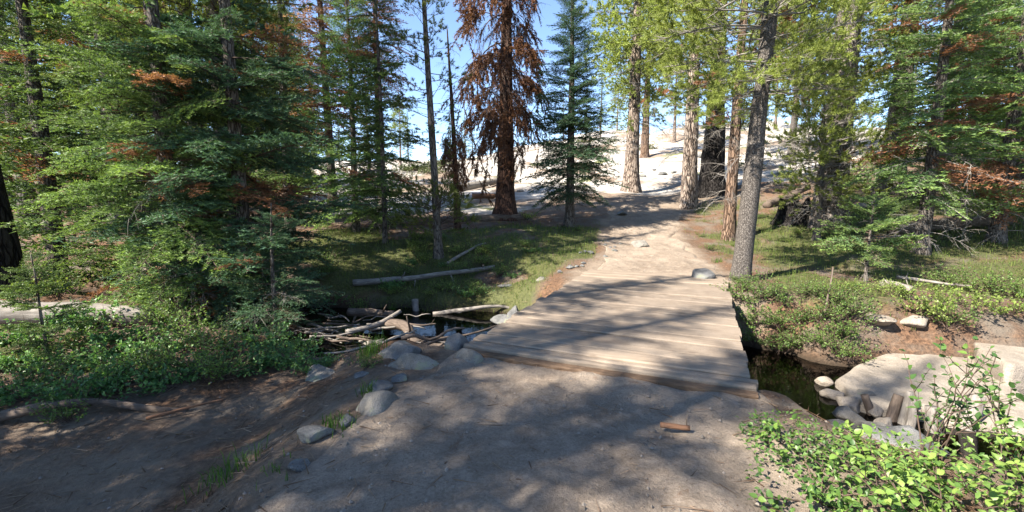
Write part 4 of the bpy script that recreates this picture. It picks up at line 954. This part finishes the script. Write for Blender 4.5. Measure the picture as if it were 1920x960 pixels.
def logs():
    log('long fallen log across the meadow behind the thin crooked pine', gp(X_at(700, 17), 17.0, .10), gp(X_at(985, 17.6), 17.7, .08), .17, .13, 1, 'log_dark', n=26, stubs=4)
    log('grey log lying on the granite slope left of the large dead tree', gp(X_at(850, 25), 24.8, .2), gp(X_at(962, 27), 27.5, .25), .22, .16, 2, 'log', stubs=3)
    log('short reddish log fragment below the slope log', gp(X_at(885, 22), 22.2, .1), gp(X_at(930, 22), 22.4, .16), .16, .10, 3, 'log_red')
    log('dark log behind the leaning pine on the brown slope', gp(X_at(1425, 19), 18.6, .12), gp(X_at(1500, 21), 20.5, .3), .16, .12, 4, 'log_dark', stubs=2)
    log('pale fallen log at the left edge behind the sapling', gp(-8.6, 6.6, .16), gp(-5.75, 6.95, .10), .19, .15, 5, 'log', stubs=1)
    log('thin dark rotten log in the dirt at the lower left edge', gp(-5.6, 3.75, .0), gp(-3.25, 4.2, -.01), .06, .03, 6, 'log_dark', stubs=1, wig=.05)
    log('thin splintered stick on the rotten log at the lower left', gp(-3.45, 3.95, .03), gp(-2.95, 4.3, .05), .016, .008, 7, 'log_red', 'stick', cat='stick')
    log('long bleached log on the far bank above the pool', gp(X_at(655, 10.4), 10.6, .10), gp(X_at(925, 11.2), 11.8, .08), .075, .05, 8, 'log', wig=.03, stubs=4, n=22)
    log('bleached broken stub leaning against the long log above the pool', gp(X_at(781, 9.8), 9.75, -.12), gp(X_at(776, 9.9), 9.95, .30), .06, .085, 9, 'twig', 'broken_stub', n=8, wig=.01)
    log('curved pale branch lying in the meadow right of the crooked pine', gp(X_at(838, 12.4), 12.3, .05), gp(X_at(910, 13), 13.2, .05), .05, .03, 10, 'log', bend=(0, 0, .05))
    log('thin log along the far edge of the pool, reaching the bridge', np.array([-1.75, 9.55, -.80]), np.array([.05, 9.6, -.70]), .05, .03, 11, 'log', bend=(0, 0, .03), wig=.05)
    log('thick dark main log of the jam running to the bridge', np.array([-2.45, 8.25, -.66]), np.array([-.30, 6.85, -.80]), .095, .07, 12, 'log_dark', stubs=2, n=20, wig=.06)
    log('forked bleached root arching over the jam', np.array([-3.0, 7.75, -.66]), np.array([-2.15, 8.35, -.42]), .05, .035, 13, 'log', stubs=2, bend=(0, 0, -.08))
    log('thick blackened log end at the left of the jam', np.array([-3.3, 8.75, -.55]), np.array([-2.35, 8.6, -.55]), .085, .07, 14, 'log_dark', stubs=2)
    log('curved thin black branch across the pool beside the bridge', np.array([-1.9, 7.0, -.66]), np.array([-.15, 7.75, -.50]), .022, .014, 15, 'log_dark', 'stick', bend=(0, 0, -.03), cat='stick')
    log('bleached slanting pole in the front of the jam', np.array([-2.6, 7.35, -.70]), np.array([-1.35, 6.15, -.62]), .035, .022, 16, 'log', 'stick', bend=(0, 0, .04), cat='stick')
    r = np.random.default_rng(15)
    for i in range(92):
        if i < 56: x, y, a = r.normal(-1.15, .5), r.normal(6.3, .45), r.normal(.4, .7)
        else: x, y, a = r.normal(-3.3, .75), r.normal(7.9, .45), r.normal(-.1, .5)
        L = r.uniform(.35, 1.2); z = max(WATER_Z, hz(x, y)) + r.uniform(.02, .24); d = np.array([math.cos(a), math.sin(a), r.normal(0, .12)]) * L / 2; p = np.array([x, y, z])
        log('grey driftwood stick tangled in front of the bridge' if i < 56 else 'grey driftwood stick piled at the left of the jam', p - d, p + d, r.uniform(.009, .030), r.uniform(.006, .014), 100 + i, 'log' if r.random() < .5 else 'log_dark', 'driftwood_stick', wig=.09, seg=7, n=9, group='driftwood sticks in the log jam', cat='stick', stubs=int(r.random() < .4))
    log('short orange brown piece of wood lying on the near trail', np.array([1.10, 3.10, .045]), np.array([1.30, 3.05, .045]), .020, .019, 31, 'log_red', 'wood_piece', n=8, cat='stick')
    log('grey upright stick standing in the bushes right of the bridge', gp(X_at(1546, 7), 7.0, -.05), gp(X_at(1556, 7.3), 7.3, .0) + np.array([0, 0, .56]), .018, .012, 32, 'log_dark', 'upright_stick', n=8, cat='stick')
    log('pale short log in the grass above the slab', gp(X_at(1680, 8.0), 8.3, .08), gp(X_at(1718, 7.6), 7.7, .08), .085, .06, 33, 'log')
    log('long grey dead branch lying behind the bushes above the slab', gp(X_at(1688, 8.9), 9.0, .14), gp(X_at(1815, 8.3), 8.2, .12), .035, .02, 34, 'log', 'dead_limb', stubs=5, cat='branch')
    log('brown branch leaning on the creek stones by the slab', gpt(1578, 745) + (0, 0, .08), gpt(1640, 695) + (0, 0, .10), .03, .045, 35, 'log_red', 'dead_limb', cat='branch')
    log('dark fallen log in the shade behind the right hand firs', gp(X_at(1690, 13), 13.4, .12), gp(X_at(1900, 13), 13.2, .12), .18, .14, 36, 'log_dark', stubs=3, n=22)
    log('grey log lying in front of the thick trunk on the right', gp(X_at(1590, 17), 17, .12), gp(X_at(1680, 17.4), 17.6, .12), .14, .11, 37, 'log', stubs=2)
    for i, (px, py, h, w_) in enumerate([(1690, 792, .34, .05), (1668, 785, .26, .06), (1706, 800, .30, .045), (1752, 806, .24, .075), (1808, 800, .34, .085), (1640, 775, .2, .05)]):
        p = pt(px, py, -.78); log(['thin bleached stake, tallest in the middle of the row below the slab', 'bark covered stake left of the thin bleached stake', 'thin stake right of the bleached stake', 'wide pale stub standing in the water below the slab', 'thick tan split stub at the right end of the row below the slab', 'short dark stub next to the creek stones'][i], p + np.array([0, 0, -.12]), p + np.array([r.normal(.04, .06), .05, h]), w_, w_ * .8, 200 + i, 'log' if i in (0, 2, 3, 4) else 'log_dark', 'broken_stake', n=8, cat='stake', group='broken stakes below the slab')
    # burnt stump
    x, y = X_at(1487, 15.8), 15.8; rr = np.random.default_rng(9)
    z = np.linspace(-.2, .95, 12); th = np.arange(26) / 26 * 2 * math.pi; V = []
    for k, zz in enumerate(z):
        R = .42 * (1 + .55 * math.exp(-max(zz, 0) / .25)) * (1 + .18 * np.cos(th * 6 + 1) + .08 * np.sin(th * 11)); top = .45 + .5 * (.5 + .5 * fbm(np.cos(th) * 1.5, np.sin(th) * 1.5, seed=4))
        V.append(np.stack([R * np.cos(th), R * np.sin(th), np.minimum(zz, top)], -1))
    for k in (.7, .5): V.append(V[-1 if k == .7 else -2] * np.array([k, k, 1]) - np.array([0, 0, .25]))
    n = 26; rows = len(V); V = np.concatenate(V); i = np.arange(rows - 1)[:, None] * n; j = np.arange(n)[None]; k = (j + 1) % n
    f = np.stack([np.stack([i + j, i + k, i + n + k], -1), np.stack([i + j, i + n + k, i + n + j], -1)], 2).reshape(-1, 3)
    link('tree_stump', make_mesh('tree_stump', V, f, None, M['bark_burnt_and_shaded'], True), None, (x, y, hz(x, y)), 0, 'charred jagged stump on the brown slope left of the thick pine', 'stump')
logs()

# ------------------------------------------------------------------ shrubs
def leaf_cards(C, D, U, ln, wd, fold=.25):
    """folded ovate leaves, four triangles each"""
    S = unit(np.cross(D, U)); n = len(C); ln = ln[:, None]; wd = wd[:, None]
    base = C; tip = C + D * ln - U * ln * .12; m = C + D * ln * .5
    l = m + S * wd * .5 + U * wd * fold; r = m - S * wd * .5 + U * wd * fold; mid = m
    v = np.stack([base, l, tip, r, mid], 1).reshape(-1, 3); o = np.arange(n)[:, None, None] * 5
    f = (o + np.array([[0, 4, 1], [4, 2, 1], [0, 3, 4], [4, 3, 2]])[None]).reshape(-1, 3); return v, f
def shrub_meshes(seed, n_st=16, h=.5, spread=.45, leaf=.045, per=26, ca=(.03, .075, .03), cb=(.10, .18, .05), lie=.4):
    r = np.random.default_rng(seed); wd, lv = MB(), MB(); C, D, U = [], [], []
    for i in range(n_st):
        a = r.uniform(0, 6.28); out = r.uniform(.1, 1) ** .7; d = unit(np.array([math.cos(a) * out * spread, math.sin(a) * out * spread, h * r.uniform(.5, 1)])); L = math.hypot(h, spread * out) * r.uniform(.6, 1.1)
        q = curve((r.normal(0, .06), r.normal(0, .06), 0), d, L, 7, (math.cos(a) * .25, math.sin(a) * .25, -lie * out), .03, r); wd.add(*tube(q, np.linspace(.006, .002, 7), 3, cap=False))
        for j in range(4):
            k = r.integers(2, 6); q2 = curve(q[k], unit(r.normal(0, .7, 3) + d + np.array([0, 0, .2])), L * r.uniform(.2, .45), 4, (0, 0, 0), .04, r); wd.add(*tube(q2, np.linspace(.003, .0015, 4), 3, cap=False))
            for e in range(per // 5): t = r.random(); C.append(q2[0] + (q2[-1] - q2[0]) * t); D.append(unit(q2[-1] - q2[0]) * .5 + r.normal(0, .6, 3) + (0, 0, .1))
        for e in range(per // 3): t = r.uniform(.35, 1); C.append(q[int(t * 6)] + r.normal(0, .02, 3)); D.append(d * .4 + r.normal(0, .6, 3))
    C, D = np.array(C), unit(np.array(D)); U = unit(np.array([0, 0, 1.]) + r.normal(0, .45, C.shape)); U = unit(U - D * (U * D).sum(1)[:, None]); n = len(C)
    v, f = leaf_cards(C, D, U, leaf * r.uniform(.6, 1.2, n), leaf * .78 * r.uniform(.6, 1.2, n)); k = np.repeat(r.random(n), 5)[:, None]
    lv.add(v, f, np.array(ca) * (1 - k) + np.array(cb) * k)
    return wd.mesh('stem', M['twig_dark']), lv.mesh('foliage', M['leaf'])
SH = {'broad': [shrub_meshes(300 + i, 20, .36, .48, .056, 30, (.055, .135, .05), (.17, .30, .09), .35) for i in range(3)],
      'fine': [shrub_meshes(310 + i, 22, .50, .42, .036, 34, (.06, .12, .03), (.18, .27, .065), .25) for i in range(3)],
      'lime': [shrub_meshes(320 + i, 20, .42, .45, .042, 34, (.11, .17, .035), (.27, .35, .085), .25) for i in range(2)],
      'mat': [shrub_meshes(330 + i, 26, .26, .70, .05, 22, (.06, .085, .03), (.15, .18, .07), .5) for i in range(2)]}
def shrub(kind, label, x, y, s, rng, group=None, dz=0, name='leafy_shrub'):
    w_, l_ = SH[kind][rng.integers(len(SH[kind]))]
    t = thing(name, label, 'shrub', (x, y, hz(x, y) - .02 + dz), rng.uniform(0, 6.28), group, (s, s, s * rng.uniform(.85, 1.15)))
    link('stem', w_, t); link('foliage', l_, t); return t
def shrubs():
    r = np.random.default_rng(101)
    G = 'shrubs in the dense band along the left bank'
    where = lambda px: 'at the left edge' if px < 80 else 'around the sapling stem' if px < 180 else 'below the bright fir' if px < 290 else 'between the bright fir and the dark fir' if px < 400 else 'below the dark fir' if px < 490 else 'below the young fir'
    for px, py, s in [(60, 740, .75), (130, 760, .85), (190, 735, .8), (100, 700, .9), (250, 720, .9), (310, 735, .85), (210, 690, .9), (350, 700, .9), (400, 720, .85), (150, 665, .95), (20, 700, .9), (300, 675, .9), (450, 705, .8), (500, 690, .8), (545, 690, .65), (420, 675, .9), (360, 650, 1), (250, 645, 1), (60, 650, 1), (480, 660, .8), (560, 660, .6), (160, 620, 1.1), (310, 620, 1.1), (590, 700, .45), (110, 800, .55), (20, 760, .7)]:
        p = gpt(px, py); shrub('broad' if r.random() < .7 else 'fine', 'green shrub ' + where(px) + (', front row along the dirt' if py > 715 else ', middle of the dense band' if py > 668 else ', back row of the dense band'), p[0], p[1] + .1, s * 1.15, r, G)
    for px, py, z, k, s, lab in [(205, 530, .05, 'lime', 1.3, 'yellow lit shrub in the clearing behind the left firs'), (255, 545, .0, 'fine', 1.2, 'green shrub right of the yellow lit shrub behind the left firs'), (120, 555, .0, 'lime', 1.1, 'pale shrub behind the sapling at the left'),
                                (660, 655, -.5, 'fine', .6, 'leafy clump on the near creek bank left of the jam'), (610, 690, -.4, 'broad', .5, 'low clump between the creek bank and the boulders'), (690, 690, -.5, 'fine', .42, 'small clump at the water just left of the driftwood'),
                                (905, 500, .1, 'fine', 1.1, 'dark bushy shrub on the far bank behind the pool'), (860, 515, .1, 'fine', .9, 'low bush on the far bank left of the dark shrub'), (800, 495, .15, 'lime', .8, 'bright bush under the thin crooked pine'), (935, 520, .0, 'fine', .9, 'bush on the far bank closest to the bridge'), (840, 548, -.2, 'fine', .8, 'bush hanging over the back of the pool'), (730, 545, -.2, 'broad', .9, 'shaded clump left of the broken stub at the pool'), (890, 550, -.25, 'fine', .7, 'clump at the right end of the pool bank'),
                                (985, 412, .9, 'lime', .9, 'sunlit clump at the foot of the large dead tree'), (1085, 432, .7, 'fine', .5, 'small clump at the foot of the lone fir'), (890, 415, .9, 'fine', .6, 'clump left of the large dead tree')]:
        p = gpt(px, py); shrub(k, lab, p[0], p[1], s, r)
    for i, (x, y, s_) in enumerate([(-4.2, 10.2, .9), (-3.5, 10.0, .8), (-2.9, 11.3, .45), (.1, 10.9, .5), (-4.9, 11.6, .9), (-4.6, 10.8, 1.0)]):
        shrub('fine' if i % 3 else 'broad', 'dark leafy shrub near the back edge of the pool', x, y, s_, r, 'shrubs along the back edge of the pool')
    for i in range(26):
        px, py = r.uniform(690, 1060), r.uniform(445, 560)
        if px > 900 and py > 495: continue
        p = gpt(px, py); shrub(['fine', 'lime', 'broad'][i % 3], ['small leaved', 'yellow green', 'broad leaved'][i % 3] + ' clump on the meadow ' + ('left of the crooked pine' if px < 800 else 'between the crooked pine and the dead tree' if px < 930 else 'below the dead tree and the lone fir'), p[0], p[1], r.uniform(.45, .9), r, 'clumps dotted over the meadow behind the pool')
    for i in range(16):
        px, py = r.uniform(1290, 1480), r.uniform(400, 470)
        p = gpt(px, py); d_, s_, h_ = trail_info(np.array([p[0]]), np.array([p[1]]))
        if d_[0] > h_[0] + .4: shrub(['lime', 'fine'][i % 2], 'low green clump between the pine trunks right of the trail', p[0], p[1], r.uniform(.3, .6), r, 'clumps between the pine trunks right of the trail')
    G = 'shrubs on the bank right of the footbridge'
    for px, py, z in [(1400, 570, -.1), (1430, 560, -.05), (1470, 575, -.1), (1420, 610, -.3), (1460, 620, -.3), (1500, 610, -.25), (1540, 605, -.2), (1500, 650, -.45), (1460, 660, -.5), (1540, 660, -.5), (1575, 640, -.35), (1590, 600, -.2), (1420, 650, -.5), (1590, 680, -.5), (1390, 545, -.0), (1560, 575, -.1), (1510, 560, -.05)]:
        p = gpt(px, py); shrub('fine', 'small leaved shrub ' + ('hugging the side of the footbridge' if px < 1435 else 'left of the upright stick' if px < 1530 else 'right of the upright stick') + (', low by the water' if py > 630 else ', halfway down the bank' if py > 590 else ', at the top of the bank'), p[0], p[1], r.uniform(.8, 1.05), r, G)
    for px, py, z, k, s, lab in [(1740, 600, -.05, 'lime', 1.0, 'sunlit yellow green bush behind the tan boulder'), (1800, 580, .0, 'lime', 1.1, 'sunlit bush right of the tan boulder, next to the second slab'), (1780, 615, -.1, 'fine', .9, 'olive bush overhanging the back of the broad slab'), (1700, 560, .1, 'lime', .8, 'pale low bush in front of the small fir sapling'), (1890, 590, .0, 'lime', 1.0, 'green bush behind the second slab at the right edge'), (1850, 550, .1, 'fine', 1.2, 'dark bush at the back of the right bank'), (1910, 560, .1, 'fine', 1.2, 'dark bush at the far right edge'), (1640, 545, .1, 'lime', .6, 'low lime clump beneath the sapling stem'), (1590, 545, .1, 'lime', .6, 'low lime clump left of the sapling stem'), (1780, 540, .15, 'fine', 1.1, 'shaded shrub under the half brown fir'), (1500, 440, .5, 'lime', .6, 'green clump left of the thick pine base'), (1580, 430, .5, 'lime', .7, 'green clump right of the thick pine base'),
                                (1385, 530, .0, 'fine', .5, 'small green clump hiding the base of the leaning pine'), (1620, 350, 1.9, 'lime', 1.2, 'sunlit green patch on the slope right of the thick pine'), (1470, 330, 2.4, 'mat', 1.2, 'low shrub on the slope behind the stump')]:
        p = gpt(px, py); shrub(k, lab, p[0], p[1], s, r)
    for i in range(26):
        x, y = r.uniform(-14, 30), r.uniform(27, 62)
        shrub('mat', 'low olive shrub mat growing on the granite slope', x, y, r.uniform(1.5, 3.2), r, 'shrub mats on the granite slope')
shrubs()

# ------------------------------------------------------------------ foreground bush with single leaves
def leaf_mesh(i):
    t = np.linspace(0, 1, 7); wv = np.sin(math.pi * t ** .8) ** .8 * .36; V, c = [], []
    for k, (u, ww) in enumerate(zip(t, wv)): V += [(u, -ww, .22 * ww - .12 * u * u * (1 + i * .4)), (u, 0, -.12 * u * u * (1 + i * .4)), (u, ww, .22 * ww - .12 * u * u * (1 + i * .4))]
    f = []
    for k in range(6):
        a = 3 * k
        for o in (0, 1): f += [(a + o, a + 3 + o, a + 4 + o), (a + o, a + 4 + o, a + 1 + o)]
    col = [(.06, .125, .035), (.10, .185, .045), (.16, .26, .055), (.23, .33, .075)][i]
    return make_mesh('leaf', np.array(V), np.array(f), np.tile(col, (len(V), 1)), M['leaf'], True)
LEAF = [leaf_mesh(i) for i in range(4)]
def leafy_bush(label, x, y, n_st, h, spread, seed, leaf=.055, tones=(0, 1, 2, 3), lean=(0, 0), pairs=7, maxleaf=280, z=None):
    r = np.random.default_rng(seed); t = thing('leafy_bush', label, 'shrub', (x, y, hz(x, y) - .02 if z is None else z), 0, 'leafy bushes in the right foreground'); n = 0
    for i in range(n_st):
        a = r.uniform(0, 6.28); o = r.uniform(.1, 1); d = unit(np.array([math.cos(a) * spread * o + lean[0], math.sin(a) * spread * o + lean[1], h])); L = h * r.uniform(.65, 1.1)
        q = curve((r.normal(0, .05), r.normal(0, .05), 0), d, L, 9, (math.cos(a) * .2, math.sin(a) * .2, -.15 * o), .015, r); mb = MB(); mb.add(*tube(q, np.linspace(.006, .002, 9), 5, cap=False)); st = mb.build('stem', M['twig_dark'], t, True)
        shoots = [(q, pairs, st)]
        for j in range(2):
            k = r.integers(3, 7); q2 = curve(q[k], unit(d + r.normal(0, .6, 3)), L * r.uniform(.2, .4), 5, (0, 0, .1), .02, r); m2 = MB(); m2.add(*tube(q2, np.linspace(.003, .0015, 5), 4, cap=False)); s2 = m2.build('stem', M['twig_dark'], t, True); shoots.append((q2, pairs // 2, s2))
        for qq, pn, par in shoots:
            for k in range(pn):
                u = (.3 + .7 * (k + 1) / pn) * (len(qq) - 1); k0 = min(int(u), len(qq) - 2); p = qq[k0] + (qq[k0 + 1] - qq[k0]) * (u - k0); ax = unit(qq[k0 + 1] - qq[k0]); a0 = k * 1.57 + r.normal(0, .3)
                for sgn in (0, math.pi):
                    if n >= maxleaf: continue
                    s1 = unit(np.cross(ax, (.3, .5, .1))); s2 = np.cross(ax, s1); dd = unit(math.cos(a0 + sgn) * s1 + math.sin(a0 + sgn) * s2 + ax * r.uniform(.2, .8) + (0, 0, .15) + r.normal(0, .15, 3)); up = unit(np.array([0, 0, 1.]) + r.normal(0, .3, 3)); yy = unit(np.cross(up, dd)); zz = np.cross(dd, yy)
                    l = link('leaf', LEAF[tones[r.integers(len(tones))]], par); s = leaf * r.uniform(.45, 1.3) * (.75 + .25 * math.sin(k / pn * 3))
                    l.matrix_local = Matrix([[dd[0] * s, yy[0] * s, zz[0] * s, p[0]], [dd[1] * s, yy[1] * s, zz[1] * s, p[1]], [dd[2] * s, yy[2] * s, zz[2] * s, p[2]], [0, 0, 0, 1]]); n += 1
    m = 300; a = r.uniform(0, 6.28, m); rr_ = spread * h * 1.15 * np.sqrt(r.random(m)); zz_ = h * (.15 + .75 * r.random(m)) * (1 - .35 * (rr_ / (spread * h * 1.15)) ** 2)
    if pairs < 8:
        C = np.stack([np.cos(a) * rr_ + lean[0], np.sin(a) * rr_ + lean[1], zz_], -1); D = unit(np.stack([np.cos(a), np.sin(a), r.normal(.1, .5, m)], -1) + r.normal(0, .6, (m, 3))); U = unit(np.array([0, 0, 1.]) + r.normal(0, .4, (m, 3))); U = unit(U - D * (U * D).sum(1)[:, None])
        v, f = leaf_cards(C, D, U, leaf * r.uniform(.5, 1.0, m), leaf * .7 * r.uniform(.5, 1.0, m)); k = np.repeat(r.random(m), 5)[:, None]; ca, cb = [np.array([(.055, .115, .035), (.085, .165, .04), (.13, .22, .05), (.18, .27, .065)][q]) for q in (tones[0], tones[-1])]
        mb = MB(); mb.add(v, f, ca * (1 - k) + cb * k); mb.build('foliage', M['leaf'], t, kind='stuff')
    return t
def foreground():  # leaf tones carry light: bright at the sunny corner, dark for shaded bushes
    leafy_bush('bright green bush filling the lower right corner', 2.62, 2.05, 14, .56, .85, 1, .054, (2, 3, 3, 3))
    leafy_bush('bright bush just left of the corner bush in the foreground', 2.15, 2.08, 13, .50, .85, 2, .050, (1, 2, 3, 3))
    leafy_bush('darker leafy bush between the trail edge and the bright bushes', 1.75, 2.30, 11, .38, .9, 3, .044, (0, 1, 1, 2))
    leafy_bush('green bush at the trail edge below the bridge corner', 1.85, 2.80, 9, .32, .8, 4, .040, (0, 1, 2, 2))
    leafy_bush('tall open bush with thin stems and dark leaves in front of the slab', 2.80, 2.75, 8, .95, .42, 5, .046, (0, 0, 1, 1), pairs=8)
    leafy_bush('tall sparse bush at the right edge in front of the slab', 3.45, 2.85, 7, .88, .4, 6, .046, (0, 1, 1, 2), pairs=8)
    leafy_bush('bright bush at the right edge behind the corner bush', 3.05, 2.30, 13, .52, .8, 7, .052, (1, 2, 3, 3))
    leafy_bush('low bush in front of the blue grey boulder', 2.30, 2.55, 11, .34, .9, 8, .046, (1, 2, 2, 3))
foreground()

# ------------------------------------------------------------------ grass, litter, gravel
def blades(P, h, wdt, rng, ca, cb, lean=.35):
    n = len(P); a = rng.uniform(0, 6.28, n); d = np.stack([np.cos(a), np.sin(a), 0 * a], -1); side = np.stack([-np.sin(a), np.cos(a), 0 * a], -1)
    h = h[:, None]; w_ = wdt[:, None]; k = rng.uniform(.1, 1, n)[:, None] * lean
    b0, b1 = P - side * w_, P + side * w_; m0 = P + d * h * k * .35 + np.array([0, 0, 1.]) * h * .6; tip = P + d * h * k + np.array([0, 0, 1.]) * h * (1 - .3 * k)
    v = np.stack([b0, b1, m0 + side * w_ * .8, m0 - side * w_ * .8, tip], 1).reshape(-1, 3); o = np.arange(n)[:, None, None] * 5
    f = (o + np.array([[0, 1, 2], [0, 2, 3], [3, 2, 4]])[None]).reshape(-1, 3); t = np.repeat(rng.random(n), 5)[:, None]
    return v, f, np.array(ca) * (1 - t) + np.array(cb) * t
def ground_cover():
    r = np.random.default_rng(202); n = 210000
    y = 4.5 + 19 * r.random(n) ** 1.15; x = r.uniform(-1.2, 1.2, n) * (y + 1.5)
    keep = r.random(n) < grass_density(x, y) * (1.1 - .02 * y); x, y = x[keep], y[keep]; P = np.stack([x, y, height(x, y) - .01], -1); sc_ = .5 + y / 16
    half = r.random(len(x)) < .45
    mb = MB(); v, f, c = blades(P[half], (.05 + .10 * r.random(half.sum())) * np.minimum(sc_[half], 1.2), .0045 * sc_[half], r, (.07, .11, .025), (.19, .23, .06)); mb.add(v, f, c)
    q = P[~half]; m = len(q); D = unit(np.stack([r.normal(0, 1, m), r.normal(0, 1, m), r.uniform(-.1, .8, m)], -1)); U = unit(np.array([0, 0, 1.]) + r.normal(0, .4, (m, 3))); U = unit(U - D * (U * D).sum(1)[:, None])
    q = q + np.stack([0 * q[:, 0], 0 * q[:, 0], r.uniform(.01, .09, m)], -1); s = .03 * sc_[~half] * r.uniform(.6, 1.3, m); v, f = leaf_cards(q, D, U, s, s * .7); k = np.repeat(r.random(m), 5)[:, None]; mb.add(v, f, np.array((.05, .10, .025)) * (1 - k) + np.array((.15, .21, .05)) * k)
    mb.build('meadow_grass', M['grass'], label='low green grass and leafy ground cover on both banks', cat='grass', kind='stuff')
    for i, (px, py, z, nb, h, rr, lab) in enumerate([(430, 890, -.22, 110, .15, .24, 'dark grass tuft in the shaded dirt at the bottom left'), (628, 800, -.2, 80, .11, .16, 'grass tuft beside the low stone near the trail'), (655, 640, -.55, 260, .32, .22, 'bright grass tuft on the creek bank left of the driftwood'), (693, 738, -.2, 60, .14, .07, 'small grass tuft against the pale boulder'), (737, 588, -.6, 60, .16, .08, 'lime grass tuft on the jam at the back of the pool'), (520, 880, -.2, 26, .08, .15, 'thin grass sprigs right of the dark tuft at the bottom left'), (695, 665, -.6, 120, .22, .14, 'grass tuft at the water edge by the slanting pole'), (1345, 492, .15, 60, .16, .12, 'dry grass sprigs above the stone at the bridge corner')]):
        p = gpt(px, py); q = np.stack([r.normal(0, rr * .5, nb), r.normal(0, rr * .5, nb), np.zeros(nb)], -1); q[:, 2] = height(q[:, 0] + p[0], q[:, 1] + p[1]) - hz(p[0], p[1]) - .01
        mb = MB(); v, f, c = blades(q, h * r.uniform(.5, 1.2, nb), np.full(nb, .0035), r, (.035, .085, .015), (.13, .23, .04), .8); mb.add(v, f, c); mb.build('grass_tuft', M['grass'], None, loc=(p[0], p[1], hz(p[0], p[1])), label=lab, cat='grass', kind='stuff')
    # litter of twigs and needles
    n = 17000; y = 1.5 + 18 * r.random(n) ** 1.7; x = r.uniform(-1.25, 1.25, n) * (y + 1); d, s, hw = trail_info(x, y); dc, _, _ = seg_dist(CREEK, x, y)
    keep = ((d > hw + .05) | (r.random(n) < .22)) & (dc > 1.0) & ~((s > 3.98) & (s < 5.01) & (d < hw + .1)); x, y = x[keep], y[keep]; n = len(x); a = r.uniform(0, 6.28, n)
    S = np.stack([x, y, height(x, y) + .012 + .02 * (d[keep] < hw[keep])], -1); D = unit(np.stack([np.cos(a), np.sin(a), r.normal(0, .08, n)], -1)); Ln = .03 + .22 * r.random(n) ** 3
    v, f = spikes(S, D, Ln, .0025 + .012 * Ln, r); k = np.repeat(r.random(n), 4)[:, None]; mb = MB(); mb.add(v, f, np.array((.09, .05, .03)) * (1 - k) + np.array((.30, .22, .16)) * k); mb.build('twig_litter', M['dead'], label='fallen twigs and needles scattered over the forest floor', cat='litter', kind='stuff')
    # gravel
    n = 9000; y = 1.5 + 14 * r.random(n) ** 1.5; x = r.uniform(-1.25, 1.25, n) * (y + 1); d, s, hw = trail_info(x, y); keep = (~((s > 3.97) & (s < 5.02))) & ((d < hw + 1.2) | (r.random(n) < .4)); x, y, d, hw = x[keep], y[keep], d[keep], hw[keep]; n = len(x)
    oc = np.array([(1, 0, 0), (-1, 0, 0), (0, 1, 0), (0, -1, 0), (0, 0, 1), (0, 0, -.6)], float); of = np.array([(0, 2, 4), (2, 1, 4), (1, 3, 4), (3, 0, 4), (2, 0, 5), (1, 2, 5), (3, 1, 5), (0, 3, 5)])
    s = (.003 + .017 * r.random(n) ** 3.2); c = np.stack([x, y, height(x, y) + np.where(d < hw, .024, .002)], -1); V = c[:, None, :] + oc[None] * s[:, None, None] * r.uniform(.5, 1.2, (n, 6, 3)); k = np.repeat(r.random(n), 6)[:, None]
    mb = MB(); mb.add(V.reshape(-1, 3), (np.arange(n)[:, None, None] * 6 + of[None]).reshape(-1, 3), np.array((.08, .066, .055)) * (1 - k) + np.array((.24, .205, .175)) * k); mb.build('gravel', M['gravel'], label='small stones and grit on the trail and dirt', cat='gravel', kind='stuff')
m_, n_, b_ = mat('grit'); n_.links.new(attr(n_, 'col').outputs['Color'], b_.inputs['Base Color']); b_.inputs['Roughness'].default_value = .9; M['gravel'] = m_
ground_cover()
